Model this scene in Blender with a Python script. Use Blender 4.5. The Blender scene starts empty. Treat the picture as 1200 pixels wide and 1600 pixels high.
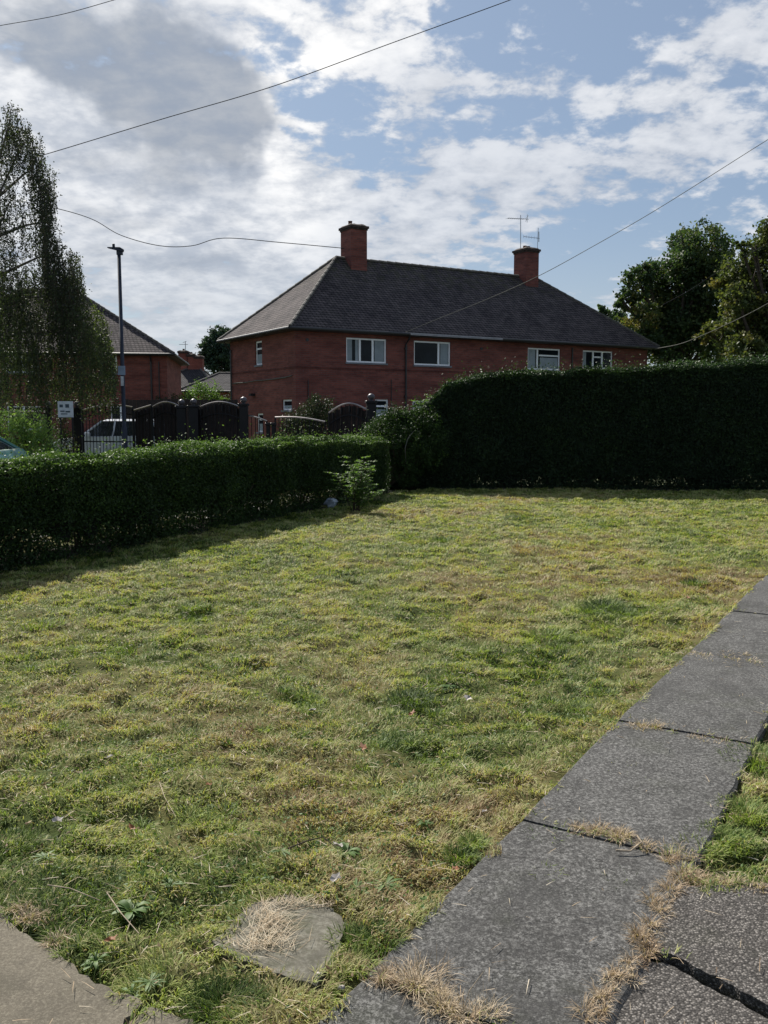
import bpy, math, random
import numpy as np
from mathutils import Vector, Matrix
R = math.radians
random.seed(7); rng = np.random.default_rng(7)
S = bpy.context.scene
COL = S.collection

# ------------------------------------------------------------ camera
EYE = 1.6
F = 1400.0                                   # focal length for a 1200 x 1600 frame
PITCH = math.atan(150 / F)
cd = bpy.data.cameras.new("camera"); cam = bpy.data.objects.new("camera", cd); COL.objects.link(cam)
cam.location = (0, 0, EYE); cam.rotation_euler = (R(90) - PITCH, 0, 0)
cd.sensor_fit = 'VERTICAL'; cd.sensor_height = 36; cd.lens = F / 1600 * 36
cd.clip_start = .05; cd.clip_end = 2000
S.camera = cam
S.view_settings.view_transform = 'Standard'; S.view_settings.look = 'None'
S.view_settings.exposure = 0.76; S.view_settings.gamma = 1
SP, CP = math.sin(PITCH), math.cos(PITCH)
def ray(px, py):
    x = (px - 600) / F; v = (py - 800) / F
    return Vector((x, CP - v * SP, -(SP + v * CP)))
def G(px, py, z=0.0):                         # a pixel's point on the ground
    d = ray(px, py); t = (z - EYE) / d.z
    return Vector((d.x * t, d.y * t, z))
def AT(px, py, Y):                            # a pixel's point at forward distance Y
    d = ray(px, py); t = Y / d.y
    return Vector((d.x * t, Y, EYE + d.z * t))

# ------------------------------------------------------------ sun
SUN_AZ, SUN_EL = R(-30), R(43)
sd = bpy.data.lights.new("sun", 'SUN'); so = bpy.data.objects.new("sun", sd); COL.objects.link(so)
sd.energy = 4.7; sd.angle = R(0.6); sd.color = (1, .95, .86)
sdir = Vector((math.sin(SUN_AZ) * math.cos(SUN_EL), math.cos(SUN_AZ) * math.cos(SUN_EL), math.sin(SUN_EL)))
so.rotation_euler = sdir.to_track_quat('Z', 'Y').to_euler(); so.location = (-20, 30, 40)

# ------------------------------------------------------------ world: sky with broken cloud
W = bpy.data.worlds.new("World"); S.world = W; W.use_nodes = True
wn = W.node_tree.nodes; wl = W.node_tree.links
for n in list(wn): wn.remove(n)
class NT:
    def __init__(s, nodes, links): s.n = nodes; s.l = links
    def node(s, t, **k):
        o = s.n.new(t)
        for a, b in k.items(): setattr(o, a, b)
        return o
    def put(s, sock, v):
        if isinstance(v, bpy.types.NodeSocket): s.l.new(v, sock)
        elif v is not None: sock.default_value = v
    def m(s, op, a, b=None, c=None, clamp=False):
        o = s.n.new('ShaderNodeMath'); o.operation = op; o.use_clamp = clamp
        s.put(o.inputs[0], a)
        if b is not None: s.put(o.inputs[1], b)
        if c is not None: s.put(o.inputs[2], c)
        return o.outputs[0]
    def mr(s, v, a, b, c=0., d=1., smooth=True):
        o = s.n.new('ShaderNodeMapRange'); o.interpolation_type = 'SMOOTHSTEP' if smooth else 'LINEAR'
        s.put(o.inputs[0], v)
        for i, q in enumerate((a, b, c, d)): o.inputs[1 + i].default_value = q
        return o.outputs[0]
    def noise(s, vec, scale, detail=4, rough=.55, dist=0.):
        o = s.n.new('ShaderNodeTexNoise'); s.put(o.inputs['Vector'], vec)
        o.inputs['Scale'].default_value = scale; o.inputs['Detail'].default_value = detail
        o.inputs['Roughness'].default_value = rough; o.inputs['Distortion'].default_value = dist
        return o.outputs['Fac']
    def mix(s, f, a, b, mode='MIX'):
        o = s.n.new('ShaderNodeMix'); o.data_type = 'RGBA'; o.blend_type = mode
        s.put(o.inputs[0], f)
        for i, q in ((6, a), (7, b)):
            if isinstance(q, tuple): q = (*q, 1) if len(q) == 3 else q
            s.put(o.inputs[i], q)
        return o.outputs[2]
    def comb(s, x, y, z=0.):
        o = s.n.new('ShaderNodeCombineXYZ')
        for i, q in enumerate((x, y, z)): s.put(o.inputs[i], q)
        return o.outputs[0]
    def sep(s, v):
        o = s.n.new('ShaderNodeSeparateXYZ'); s.put(o.inputs[0], v); return o.outputs
    def vadd(s, a, b, op='ADD'):
        o = s.n.new('ShaderNodeVectorMath'); o.operation = op; s.put(o.inputs[0], a); s.put(o.inputs[1], b); return o.outputs[0]
def build_sky():
    T = NT(wn, wl)
    out = T.node('ShaderNodeOutputWorld'); bg = T.node('ShaderNodeBackground')
    sky = T.node('ShaderNodeTexSky', sky_type='NISHITA'); sky.sun_disc = False
    sky.sun_elevation = SUN_EL; sky.sun_rotation = SUN_AZ
    sky.altitude = 50; sky.air_density = 1.0; sky.dust_density = 1.2; sky.ozone_density = 1.6
    tc = T.node('ShaderNodeTexCoord'); d = tc.outputs['Generated']
    x, y, z = T.sep(d)
    zc = T.m('MAXIMUM', z, 0.0)
    k = T.m('ADD', zc, .24)
    plane = T.comb(T.m('DIVIDE', x, k), T.m('DIVIDE', y, k), 0.)
    az = T.m('ARCTAN2', x, y); el = T.m('ARCSINE', z)
    # domain warp for the big shapes
    w1 = T.m('SUBTRACT', T.noise(d, 5.5, 5, .6), .5)
    w2 = T.m('SUBTRACT', T.noise(T.vadd(d, (3.1, 7.7, 1.3)), 5.5, 5, .6), .5)
    azw = T.m('MULTIPLY_ADD', w1, .22, az); elw = T.m('MULTIPLY_ADD', w2, .16, el)
    def blob(px, py, rx, ry, amp, rot=0.):
        q = ray(px, py).normalized()
        a0 = math.atan2(q.x, q.y); e0 = math.asin(q.z)
        da = T.m('SUBTRACT', azw, a0); de = T.m('SUBTRACT', elw, e0)
        c, s_ = math.cos(R(rot)), math.sin(R(rot))
        u = T.m('MULTIPLY_ADD', da, c * F / rx, T.m('MULTIPLY', de, s_ * F / rx))
        v = T.m('MULTIPLY_ADD', da, -s_ * F / ry, T.m('MULTIPLY', de, c * F / ry))
        r2 = T.m('ADD', T.m('MULTIPLY', u, u), T.m('MULTIPLY', v, v))
        return T.m('MULTIPLY', T.m('EXPONENT', T.m('MULTIPLY', r2, -1.)), amp)
    def total(bl, base):
        acc = base
        for b in bl: acc = T.m('ADD', blob(*b), acc)
        return acc
    cover = total([(190, 180, 280, 220, .95), (110, 420, 320, 130, .46), (380, 330, 150, 170, .35), (520, 25, 190, 60, .45),
                   (1050, 130, 150, 75, .55, 10), (800, 120, 95, 45, .30), (640, 190, 60, 80, .30), (700, 300, 260, 60, .36, -6),
                   (1060, 255, 260, 55, .40, 8), (620, 400, 180, 60, .26), (950, 450, 170, 26, .34, 12), (1230, 30, 90, 50, .45),
                   (940, 30, 190, 55, -.34), (445, 120, 42, 85, -.50), (960, 385, 150, 36, -.34, 16), (560, 245, 40, 60, -.22),
                   (870, 200, 90, 22, -.22), (200, 440, 190, 22, -.12), (120, 345, 60, 16, -.16), (1190, 140, 50, 60, -.25)], .13)
    n_big = T.noise(plane, 3.0, 7, .60, .2)
    n_alt = T.noise(T.vadd(plane, (4.2, 1.7, 0)), 13.0, 7, .60, .15)
    n = T.m('MULTIPLY_ADD', n_alt, .56, T.m('MULTIPLY', n_big, .68))
    dens = T.m('ADD', cover, T.m('MULTIPLY_ADD', T.m('SUBTRACT', n, .62), 3.6, 0.))
    mask = T.mr(dens, .14, .60)
    dark = total([(225, 85, 165, 75, 1.5, -15), (335, 165, 80, 60, 1.1), (50, 65, 90, 35, .50), (120, 255, 110, 25, .38), (260, 400, 170, 25, .35), (170, 330, 90, 20, .25), (330, 290, 90, 22, .25),
                  (60, 470, 200, 40, .2), (520, 20, 170, 60, -.8), (470, 230, 60, 90, -.5), (60, 160, 120, 50, -.4)], -.04)
    dk = T.m('ADD', dark, T.m('MULTIPLY', T.m('SUBTRACT', T.noise(T.vadd(plane, (9., 2., 0)), 4.5, 6, .62, .3), .5), 1.5))
    dk = T.mr(dk, -.12, .80)
    # brightening of thin cloud round the sun's direction
    sv = T.node('ShaderNodeVectorMath', operation='DOT_PRODUCT'); T.put(sv.inputs[0], d); sv.inputs[1].default_value = sdir
    glow = T.mr(sv.outputs['Value'], .72, .99)
    bright = T.m('MINIMUM', total([(520, 30, 200, 75, 1.), (440, 190, 60, 130, .9), (60, 200, 160, 110, .5), (560, 200, 60, 60, .4), (1050, 120, 140, 60, .35), (300, 340, 200, 60, .35)], .0), 1.)
    lit = T.mix(T.m('MAXIMUM', bright, T.m('MULTIPLY', glow, .7)), (5.2, 5.55, 6.2), (10.2, 10.0, 9.7))
    shade = T.mix(glow, (1.75, 2.1, 2.75), (2.1, 2.45, 3.0))
    cloud = T.mix(dk, lit, shade)
    tex = T.mr(n, .48, .78)
    cloud = T.mix(T.m('MULTIPLY', T.m('SUBTRACT', 1., tex), .68), cloud, (2.9, 3.3, 4.0))
    cloud = T.mix(T.m('MULTIPLY', tex, .30), cloud, (7.8, 7.7, 7.5))
    skyc = T.mix(1.0, sky.outputs[0], (.72, .84, .90), 'MULTIPLY')
    skyc = T.mix(.62, skyc, (2.35, 2.85, 3.75))
    allc = T.mix(T.m('MULTIPLY', mask, .93), skyc, cloud)
    horizon = T.mr(el, 0.02, .22, .45, 0.)
    allc = T.mix(horizon, allc, (4.8, 5.2, 5.6))
    T.put(bg.inputs[0], allc); bg.inputs[1].default_value = .076
    T.l.new(bg.outputs[0], out.inputs[0])
build_sky()
W.cycles.sampling_method = 'MANUAL'; W.cycles.sample_map_resolution = 512

# ------------------------------------------------------------ helpers
def tag(o, label=None, cat=None, group=None, kind=None):
    if label: o['label'] = label
    if cat: o['category'] = cat
    if group: o['group'] = group
    if kind: o['kind'] = kind
    return o
def thing(name, label, cat, loc=(0, 0, 0), rz=0., group=None):
    o = bpy.data.objects.new(name, None); COL.objects.link(o); o.location = loc; o.rotation_euler = (0, 0, rz)
    o.empty_display_size = .3
    return tag(o, label, cat, group)
def copy_tree(o, parent=None):
    c = o.copy(); COL.objects.link(c); c.parent = parent
    for ch in list(o.children): copy_tree(ch, c)
    return c
class MB:
    def __init__(s): s.v = []; s.f = []; s.smooth = False
    def add(s, vs, fs):
        b = len(s.v); s.v += [tuple(v) for v in vs]; s.f += [tuple(i + b for i in f) for f in fs]
    def box(s, x0, y0, z0, x1, y1, z1, M=None):
        vs = [Vector((x, y, z)) for z in (z0, z1) for y in (y0, y1) for x in (x0, x1)]
        if M: vs = [M @ v for v in vs]
        s.add(vs, [(0, 2, 3, 1), (4, 5, 7, 6), (0, 1, 5, 4), (2, 6, 7, 3), (0, 4, 6, 2), (1, 3, 7, 5)])
    def bbox(s, x0, y0, z0, x1, y1, z1, b=.01, M=None):      # box with chamfered vertical and top edges
        p = [(x0 + b, y0), (x1 - b, y0), (x1, y0 + b), (x1, y1 - b), (x1 - b, y1), (x0 + b, y1), (x0, y1 - b), (x0, y0 + b)]
        cx, cy = (x0 + x1) / 2, (y0 + y1) / 2
        def sh(q): return (cx + (q[0] - cx) * (1 - 2 * b / (x1 - x0)), cy + (q[1] - cy) * (1 - 2 * b / (y1 - y0)))
        vs = [(*q, z0) for q in p] + [(*q, z1 - b) for q in p] + [(*sh(q), z1) for q in p]
        vs = [Vector(v) for v in vs]
        if M: vs = [M @ v for v in vs]
        fs = [tuple(range(7, -1, -1)), tuple(range(16, 24))]
        for k in (0, 8):
            fs += [(k + i, k + (i + 1) % 8, k + 8 + (i + 1) % 8, k + 8 + i) for i in range(8)]
        s.add(vs, fs)
    def prism(s, pts, z0, z1):                     # counter-clockwise polygon
        n = len(pts); vs = [(p[0], p[1], z0) for p in pts] + [(p[0], p[1], z1) for p in pts]
        s.add(vs, [tuple(range(n - 1, -1, -1)), tuple(range(n, 2 * n))] + [(i, (i + 1) % n, n + (i + 1) % n, n + i) for i in range(n)])
    def tube(s, pts, r, n=6, cap=True):
        pts = [Vector(p) for p in pts]; m = len(pts)
        rs = r if isinstance(r, (list, tuple)) else [r] * m
        b = len(s.v); up = None
        for i, p in enumerate(pts):
            t = (pts[min(i + 1, m - 1)] - pts[max(i - 1, 0)])
            if t.length < 1e-9: t = Vector((0, 0, 1))
            t.normalize()
            if up is None: up = t.orthogonal().normalized()
            up = (up - t * up.dot(t))
            if up.length < 1e-6: up = t.orthogonal()
            up.normalize(); w = t.cross(up)
            for k in range(n):
                a = 2 * math.pi * k / n
                s.v.append(tuple(p + (up * math.cos(a) + w * math.sin(a)) * rs[i]))
        for i in range(m - 1):
            for k in range(n):
                s.f.append((b + i * n + k, b + i * n + (k + 1) % n, b + (i + 1) * n + (k + 1) % n, b + (i + 1) * n + k))
        if cap:
            s.f.append(tuple(b + k for k in range(n - 1, -1, -1))); s.f.append(tuple(b + (m - 1) * n + k for k in range(n)))
    def lathe(s, prof, c, n=16, ax='Z'):
        b = len(s.v); c = Vector(c)
        for r, h in prof:
            for k in range(n):
                a = 2 * math.pi * k / n
                q = Vector((r * math.cos(a), r * math.sin(a), h))
                if ax == 'Y': q = Vector((q.x, q.z, q.y))
                s.v.append(tuple(c + q))
        for i in range(len(prof) - 1):
            for k in range(n):
                s.f.append((b + i * n + k, b + i * n + (k + 1) % n, b + (i + 1) * n + (k + 1) % n, b + (i + 1) * n + k))
        s.f.append(tuple(b + k for k in range(n))); s.f.append(tuple(b + (len(prof) - 1) * n + k for k in range(n)))
    def build(s, name, mat, parent=None, smooth=False):
        me = bpy.data.meshes.new(name); me.from_pydata(s.v, [], s.f); me.update()
        if smooth or s.smooth: me.polygons.foreach_set('use_smooth', [True] * len(me.polygons))
        me.materials.append(mat)
        o = bpy.data.objects.new(name, me); COL.objects.link(o)
        if parent: o.parent = parent
        return o
def np_mesh(name, verts, polys_flat, loop_start, mat, parent=None, attrs=None, smooth=False):
    me = bpy.data.meshes.new(name)
    me.vertices.add(len(verts)); me.vertices.foreach_set('co', verts.astype(np.float32).ravel())
    me.loops.add(len(polys_flat)); me.loops.foreach_set('vertex_index', polys_flat.astype(np.int32))
    me.polygons.add(len(loop_start)); me.polygons.foreach_set('loop_start', loop_start.astype(np.int32))
    if smooth: me.polygons.foreach_set('use_smooth', np.ones(len(loop_start), bool))
    for k, a in (attrs or {}).items():
        at = me.attributes.new(k, 'FLOAT', 'POINT'); at.data.foreach_set('value', a.astype(np.float32))
    me.update(calc_edges=True)
    me.materials.append(mat)
    o = bpy.data.objects.new(name, me); COL.objects.link(o)
    if parent: o.parent = parent
    return o
def leaves(name, P, size, mat, parent=None, aspect=.55, tint=None, bias=None, biasw=0., fold=.25, seed=1):
    """a cloud of small folded leaves: P (n,3) centres"""
    g = np.random.default_rng(seed); n = len(P)
    nrm = g.normal(size=(n, 3)); nrm /= np.linalg.norm(nrm, axis=1)[:, None]
    if bias is not None:
        nrm = nrm + bias * biasw; nrm /= np.linalg.norm(nrm, axis=1)[:, None] + 1e-9
    t = g.normal(size=(n, 3)); t -= nrm * (t * nrm).sum(1)[:, None]; t /= np.linalg.norm(t, axis=1)[:, None]
    b = np.cross(nrm, t)
    L = (size * g.uniform(.65, 1.25, n))[:, None] * .5; Wd = L * aspect
    v = np.stack([P - t * L, P + b * Wd - nrm * Wd * fold, P + t * L, P - b * Wd - nrm * Wd * fold], 1).reshape(-1, 3)
    idx = (np.arange(n) * 4)[:, None] + np.array([0, 1, 2, 0, 2, 3])[None, :]
    if tint is None: tint = g.uniform(0, 1, n)
    return np_mesh(name, v, idx.ravel(), np.arange(n * 2) * 3, mat, parent, {'tint': np.repeat(tint, 4)})
_H = np.random.default_rng(99).uniform(0, 1, (256, 256))
def vn(x, y, sc, seed=0):                       # value noise 0..1
    x = np.asarray(x, float) / sc + seed * 17.3; y = np.asarray(y, float) / sc + seed * 9.1
    i = np.floor(x).astype(int); j = np.floor(y).astype(int); u = x - i; v = y - j
    u = u * u * (3 - 2 * u); v = v * v * (3 - 2 * v)
    h = lambda a, b: _H[a % 256, b % 256]
    return (h(i, j) * (1 - u) + h(i + 1, j) * u) * (1 - v) + (h(i, j + 1) * (1 - u) + h(i + 1, j + 1) * u) * v
def fbm(x, y, sc, seed=0, o=3):
    t = 0; a = 1; w = 0
    for k in range(o): t = t + a * vn(x, y, sc / 2 ** k, seed + k); w += a; a *= .55
    return t / w
def inpoly(x, y, poly):
    c = np.zeros(x.shape, bool); n = len(poly)
    for i in range(n):
        x1, y1 = poly[i][0], poly[i][1]; x2, y2 = poly[(i + 1) % n][0], poly[(i + 1) % n][1]
        if y1 == y2: continue
        c ^= ((y1 > y) != (y2 > y)) & (x < (x2 - x1) * (y - y1) / (y2 - y1) + x1)
    return c

# ------------------------------------------------------------ materials
def new_mat(name):
    m = bpy.data.materials.new(name); m.use_nodes = True
    T = NT(m.node_tree.nodes, m.node_tree.links)
    p = m.node_tree.nodes['Principled BSDF']
    return m, T, p
def bump(T, p, h, strength=.3, dist=.01):
    b = T.node('ShaderNodeBump'); b.inputs['Strength'].default_value = strength; b.inputs['Distance'].default_value = dist
    T.put(b.inputs['Height'], h); T.l.new(b.outputs[0], p.inputs['Normal'])
def simple(name, col, rough=.6, metal=0., var=.15, sc=6., bmp=.0, spec=.5, coat=0.):
    m, T, p = new_mat(name)
    tc = T.node('ShaderNodeTexCoord').outputs['Object']
    n = T.noise(tc, sc, 5, .6)
    c = T.mix(T.mr(n, .3, .7), tuple(x * (1 - var) for x in col), tuple(min(1, x * (1 + var)) for x in col))
    T.put(p.inputs['Base Color'], c); p.inputs['Roughness'].default_value = rough; p.inputs['Metallic'].default_value = metal
    p.inputs['Specular IOR Level'].default_value = spec; p.inputs['Coat Weight'].default_value = coat
    if bmp: bump(T, p, T.noise(tc, sc * 6, 4, .6), bmp, .01)
    return m
def leaf_mat(name, ramp, trans=.35, rough=.5, spec=.35):
    rough = max(rough, .55); spec = min(spec, .22)
    m, T, p = new_mat(name)
    a = T.node('ShaderNodeAttribute', attribute_name='tint')
    cr = T.node('ShaderNodeValToRGB'); el = cr.color_ramp.elements
    el[0].position = ramp[0][0]; el[0].color = (*ramp[0][1], 1); el[1].position = ramp[-1][0]; el[1].color = (*ramp[-1][1], 1)
    for pos, c in ramp[1:-1]:
        e = el.new(pos); e.color = (*c, 1)
    T.l.new(a.outputs['Fac'], cr.inputs[0])
    T.put(p.inputs['Base Color'], cr.outputs[0]); p.inputs['Roughness'].default_value = rough; p.inputs['Specular IOR Level'].default_value = spec
    tr = T.node('ShaderNodeBsdfTranslucent')
    tcol = T.mix(1., cr.outputs[0], (1.25, 1.35, .6), 'MULTIPLY'); T.put(tr.inputs[0], tcol)
    mx = T.node('ShaderNodeMixShader'); mx.inputs[0].default_value = trans
    T.l.new(p.outputs[0], mx.inputs[1]); T.l.new(tr.outputs[0], mx.inputs[2])
    T.l.new(mx.outputs[0], m.node_tree.nodes['Material Output'].inputs[0])
    return m
def brick_mat(name, c1, c2, mortar):
    m, T, p = new_mat(name)
    o = T.node('ShaderNodeTexCoord').outputs['Object']; x, y, z = T.sep(o)
    uv = T.comb(T.m('ADD', x, y), z, 0.)
    b = T.node('ShaderNodeTexBrick'); T.put(b.inputs['Vector'], uv); b.inputs['Scale'].default_value = 1
    b.inputs['Brick Width'].default_value = .225; b.inputs['Row Height'].default_value = .075; b.inputs['Mortar Size'].default_value = .010
    b.inputs['Mortar Smooth'].default_value = .3
    b.inputs['Color1'].default_value = (*c1, 1); b.inputs['Color2'].default_value = (*c2, 1); b.inputs['Mortar'].default_value = (*mortar, 1)
    n = T.noise(T.comb(T.m('MULTIPLY', T.m('ADD', x, y), .45), T.m('MULTIPLY', z, 1.9), 0.), 1.4, 6, .65)
    c = T.mix(T.mr(n, .35, .68), b.outputs[0], T.mix(1., b.outputs[0], (.62, .60, .62), 'MULTIPLY'))
    n2 = T.noise(o, 9., 4, .6)
    c = T.mix(T.mr(n2, .4, .75, 0., .5), c, T.mix(1., c, (1.35, 1.25, 1.2), 'MULTIPLY'))
    T.put(p.inputs['Base Color'], c); p.inputs['Roughness'].default_value = .9; p.inputs['Specular IOR Level'].default_value = .2
    bump(T, p, T.m('MULTIPLY_ADD', b.outputs['Fac'], -1., T.noise(o, 30, 3)), .35, .008)
    return m
def roof_mat(name, c1, c2, moss=.5):
    m, T, p = new_mat(name)
    o = T.node('ShaderNodeTexCoord').outputs['Object']; x, y, z = T.sep(o)
    uv = T.comb(T.m('ADD', x, T.m('MULTIPLY', y, .97)), T.m('MULTIPLY', z, 1.4), 0.)
    wob = T.noise(o, 1.3, 3)
    uv = T.vadd(uv, T.comb(0., T.m('MULTIPLY', T.m('SUBTRACT', wob, .5), .05), 0.))
    b = T.node('ShaderNodeTexBrick'); T.put(b.inputs['Vector'], uv); b.inputs['Scale'].default_value = 1
    b.inputs['Brick Width'].default_value = .18; b.inputs['Row Height'].default_value = .15; b.inputs['Mortar Size'].default_value = .016
    b.inputs['Bias'].default_value = -.1
    b.inputs['Color1'].default_value = (*c1, 1); b.inputs['Color2'].default_value = (*c2, 1); b.inputs['Mortar'].default_value = (.012, .012, .014, 1)
    n = T.noise(o, .9, 7, .7)
    c = T.mix(T.mr(n, .42, .66, 0., .75), b.outputs[0], T.mix(1., b.outputs[0], (.5, .5, .55), 'MULTIPLY'))
    n3 = T.noise(T.vadd(o, (4, 2, 7)), 5.5, 5, .7)
    c = T.mix(T.mr(n3, .58, .70, 0., .55), c, (.105, .100, .090))
    ms = T.m('MULTIPLY', T.mr(T.noise(o, 3.1, 5, .7), .42, .62), T.mr(z, 6.6, 8.5, .05, moss))
    c = T.mix(ms, c, (.055, .058, .022))
    T.put(p.inputs['Base Color'], c); p.inputs['Roughness'].default_value = .95; p.inputs['Specular IOR Level'].default_value = .12
    sl = T.m('FRACT', T.m('DIVIDE', T.sep(uv)[1], .15))
    bump(T, p, T.m('MULTIPLY_ADD', sl, -1., T.m('MULTIPLY', b.outputs['Fac'], -.4)), .9, .03)
    return m
def concrete_mat(name, base, dark, light, speck=160., moss=0., bstr=.35, pebble=False):
    m, T, p = new_mat(name)
    o = T.node('ShaderNodeTexCoord').outputs['Object']
    big = T.noise(o, 1.7, 6, .62); mid = T.noise(o, 11., 5, .65); fine = T.noise(o, speck, 3, .7)
    c = T.mix(T.mr(big, .3, .7), base, tuple(q * .72 for q in base))
    c = T.mix(T.mr(mid, .45, .7, 0., .5), c, dark)
    if pebble:
        v = T.node('ShaderNodeTexVoronoi'); T.put(v.inputs['Vector'], o); v.inputs['Scale'].default_value = speck * .75
        pc = T.sep(v.outputs['Color'])[0]
        c = T.mix(T.mr(pc, .45, .95, 0., .8), c, light)
        c = T.mix(T.mr(pc, .0, .35, .8, 0.), c, dark)
        c = T.mix(T.mr(v.outputs['Distance'], .35, .6, 0., .75), c, tuple(q * .5 for q in dark))
        h = T.m('MULTIPLY', v.outputs['Distance'], -1.)
    else:
        g2 = T.noise(T.vadd(o, (3, 1, 6)), speck * .42, 3, .75)
        c = T.mix(T.mr(g2, .50, .64, 0., .85), c, light)
        c = T.mix(T.mr(g2, .34, .48, .85, 0.), c, dark)
        c = T.mix(T.mr(fine, .52, .70, 0., .7), c, light)
        c = T.mix(T.mr(fine, .32, .46, .8, 0.), c, dark)
        stn = T.noise(T.vadd(o, (7, 3, 2)), 3.2, 7, .78)
        c = T.mix(T.mr(stn, .46, .62, 0., .62), c, tuple(q * .45 for q in base))
        v = T.node('ShaderNodeTexVoronoi'); T.put(v.inputs['Vector'], o); v.inputs['Scale'].default_value = speck * 1.1
        c = T.mix(T.mr(T.sep(v.outputs['Color'])[0], .90, .96, 0., .35), c, light)
        h = T.m('ADD', fine, T.m('MULTIPLY', mid, 1.5))
        spot = T.noise(T.vadd(o, (5, 5, 5)), 26., 2, .5)
        c = T.mix(T.mr(spot, .74, .80, 0., .4), c, light)
    if moss:
        c = T.mix(T.mr(T.noise(T.vadd(o, (2, 8, 1)), 3.2, 6, .7), .50, .68, 0., moss), c, (.040, .050, .018))
    T.put(p.inputs['Base Color'], c); p.inputs['Roughness'].default_value = .92; p.inputs['Specular IOR Level'].default_value = .25
    bump(T, p, h, bstr, .004)
    return m

M = {}
M['brick'] = brick_mat('red_brick', (.245, .078, .060), (.162, .055, .046), (.14, .09, .080))
M['brick_far'] = brick_mat('far_brick', (.27, .075, .05), (.20, .055, .04), (.19, .12, .10))
M['roof'] = roof_mat('roof_tiles', (.122, .102, .102), (.062, .054, .057))
M['roof_far'] = roof_mat('far_roof_tiles', (.062, .058, .062), (.045, .042, .047), .1)
M['ridge'] = simple('ridge_tiles', (.085, .078, .070), .85, sc=5, var=.4, bmp=.4)
M['white'] = simple('white_upvc', (.84, .86, .90), .35, var=.05)
M['glass'] = simple('window_glass', (.010, .014, .018), .06, var=.3, sc=2, spec=.12)
M['curtain'] = simple('net_curtain', (.25, .29, .32), .9, var=.12, sc=3)
M['gutter'] = simple('black_gutter', (.02, .02, .022), .45)
M['fascia_white'] = simple('white_fascia', (.30, .30, .33), .5)
M['flash'] = simple('lead_flashing', (.14, .15, .17), .6)
M['cap'] = simple('sooty_chimney_cap', (.045, .030, .025), .95, var=.5, sc=9, bmp=.6)
M['pot'] = simple('clay_chimney_pot', (.10, .045, .03), .9, var=.3)
M['alu'] = simple('aerial_metal', (.30, .31, .33), .4, .6)
M['wire'] = simple('cable_black', (.014, .015, .019), .9, spec=.05)
M['wire_pale'] = simple('pale_cable', (.13, .13, .12), .9, spec=.05)
M['iron'] = simple('black_iron', (.007, .007, .009), .5, .0, var=.2, spec=.25)
M['iron_rail'] = simple('glossy_rail_top', (.34, .31, .30), .32, .9)
M['ball'] = simple('grey_ball_finial', (.07, .065, .075), .45, .2)
M['boards'] = simple('dark_fence_boards', (.017, .011, .010), .9, var=.5, sc=3, bmp=.5)
M['lamp'] = simple('lamp_column_paint', (.022, .028, .045), .6, .0, spec=.3)
M['sign'] = simple('sign_board_white', (.44, .47, .51), .5)
M['sign_blue'] = simple('sign_blue_grey', (.20, .26, .36), .5)
M['mark'] = simple('sign_marks', (.03, .05, .07), .6)
M['bark'] = simple('tree_bark', (.055, .042, .032), .95, var=.4, sc=8, bmp=.8)
M['birchbark'] = simple('birch_bark', (.13, .11, .095), .9, var=.6, sc=5, bmp=.5)
M['stem'] = simple('hedge_stems', (.050, .036, .024), .95, var=.4, sc=12)
M['core'] = simple('hedge_inner_shade', (.004, .005, .003), 1., var=.3, sc=9)
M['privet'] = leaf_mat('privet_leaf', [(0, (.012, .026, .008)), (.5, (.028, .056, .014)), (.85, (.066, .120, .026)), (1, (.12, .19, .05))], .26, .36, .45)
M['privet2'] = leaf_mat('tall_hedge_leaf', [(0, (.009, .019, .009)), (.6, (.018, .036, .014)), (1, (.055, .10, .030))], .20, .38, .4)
M['birch'] = leaf_mat('birch_leaf', [(0, (.028, .031, .030)), (.5, (.054, .074, .036)), (1, (.140, .180, .060))], .34, .5)
M['maple'] = leaf_mat('broadleaf', [(0, (.024, .046, .026)), (.5, (.050, .085, .038)), (.8, (.100, .125, .042)), (1, (.19, .165, .055))], .38, .5)
M['olive'] = leaf_mat('turning_leaf', [(0, (.030, .050, .024)), (.45, (.075, .100, .036)), (.75, (.110, .125, .040)), (1, (.17, .145, .050))], .34, .5)
M['fartree'] = leaf_mat('far_tree_leaf', [(0, (.018, .038, .030)), (1, (.050, .085, .055))], .25, .6)
M['bright'] = leaf_mat('fresh_shoot_leaf', [(0, (.060, .11, .035)), (.5, (.12, .20, .055)), (1, (.24, .33, .11))], .42, .45)
M['darkshrub'] = leaf_mat('dark_shrub_leaf', [(0, (.016, .028, .016)), (.7, (.040, .058, .026)), (1, (.10, .055, .040))], .22, .5)
M['grass'] = leaf_mat('grass_blade', [(0, (.034, .060, .014)), (.12, (.078, .126, .027)), (.30, (.165, .225, .052)), (.50, (.285, .335, .095)), (.72, (.400, .375, .175)), (.88, (.430, .370, .205)), (1, (.27, .18, .100))], .34, .6, .22)
M['straw'] = leaf_mat('dry_straw', [(0, (.20, .13, .08)), (.3, (.36, .27, .18)), (.7, (.50, .41, .30)), (1, (.62, .55, .44))], .22, .7, .2)
M['weed'] = leaf_mat('weed_leaf', [(0, (.040, .085, .018)), (.5, (.080, .145, .032)), (1, (.15, .21, .085))], .30, .45)
M['brownleaf'] = simple('brown_leaf', (.24, .095, .035), .7, var=.4, sc=40)
M['paleleaf'] = simple('pale_leaf', (.30, .27, .24), .6, var=.3, sc=40)
M['twig'] = simple('twig_bark', (.30, .24, .17), .9, var=.4, sc=30)
M['hedge_base_shade'] = simple('hedge_base_shade', (.035, .026, .018), 1., var=.4, sc=20)
M['path'] = concrete_mat('path_concrete', (.078, .076, .073), (.019, .019, .018), (.20, .196, .187), 170, .15, .8)
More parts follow.
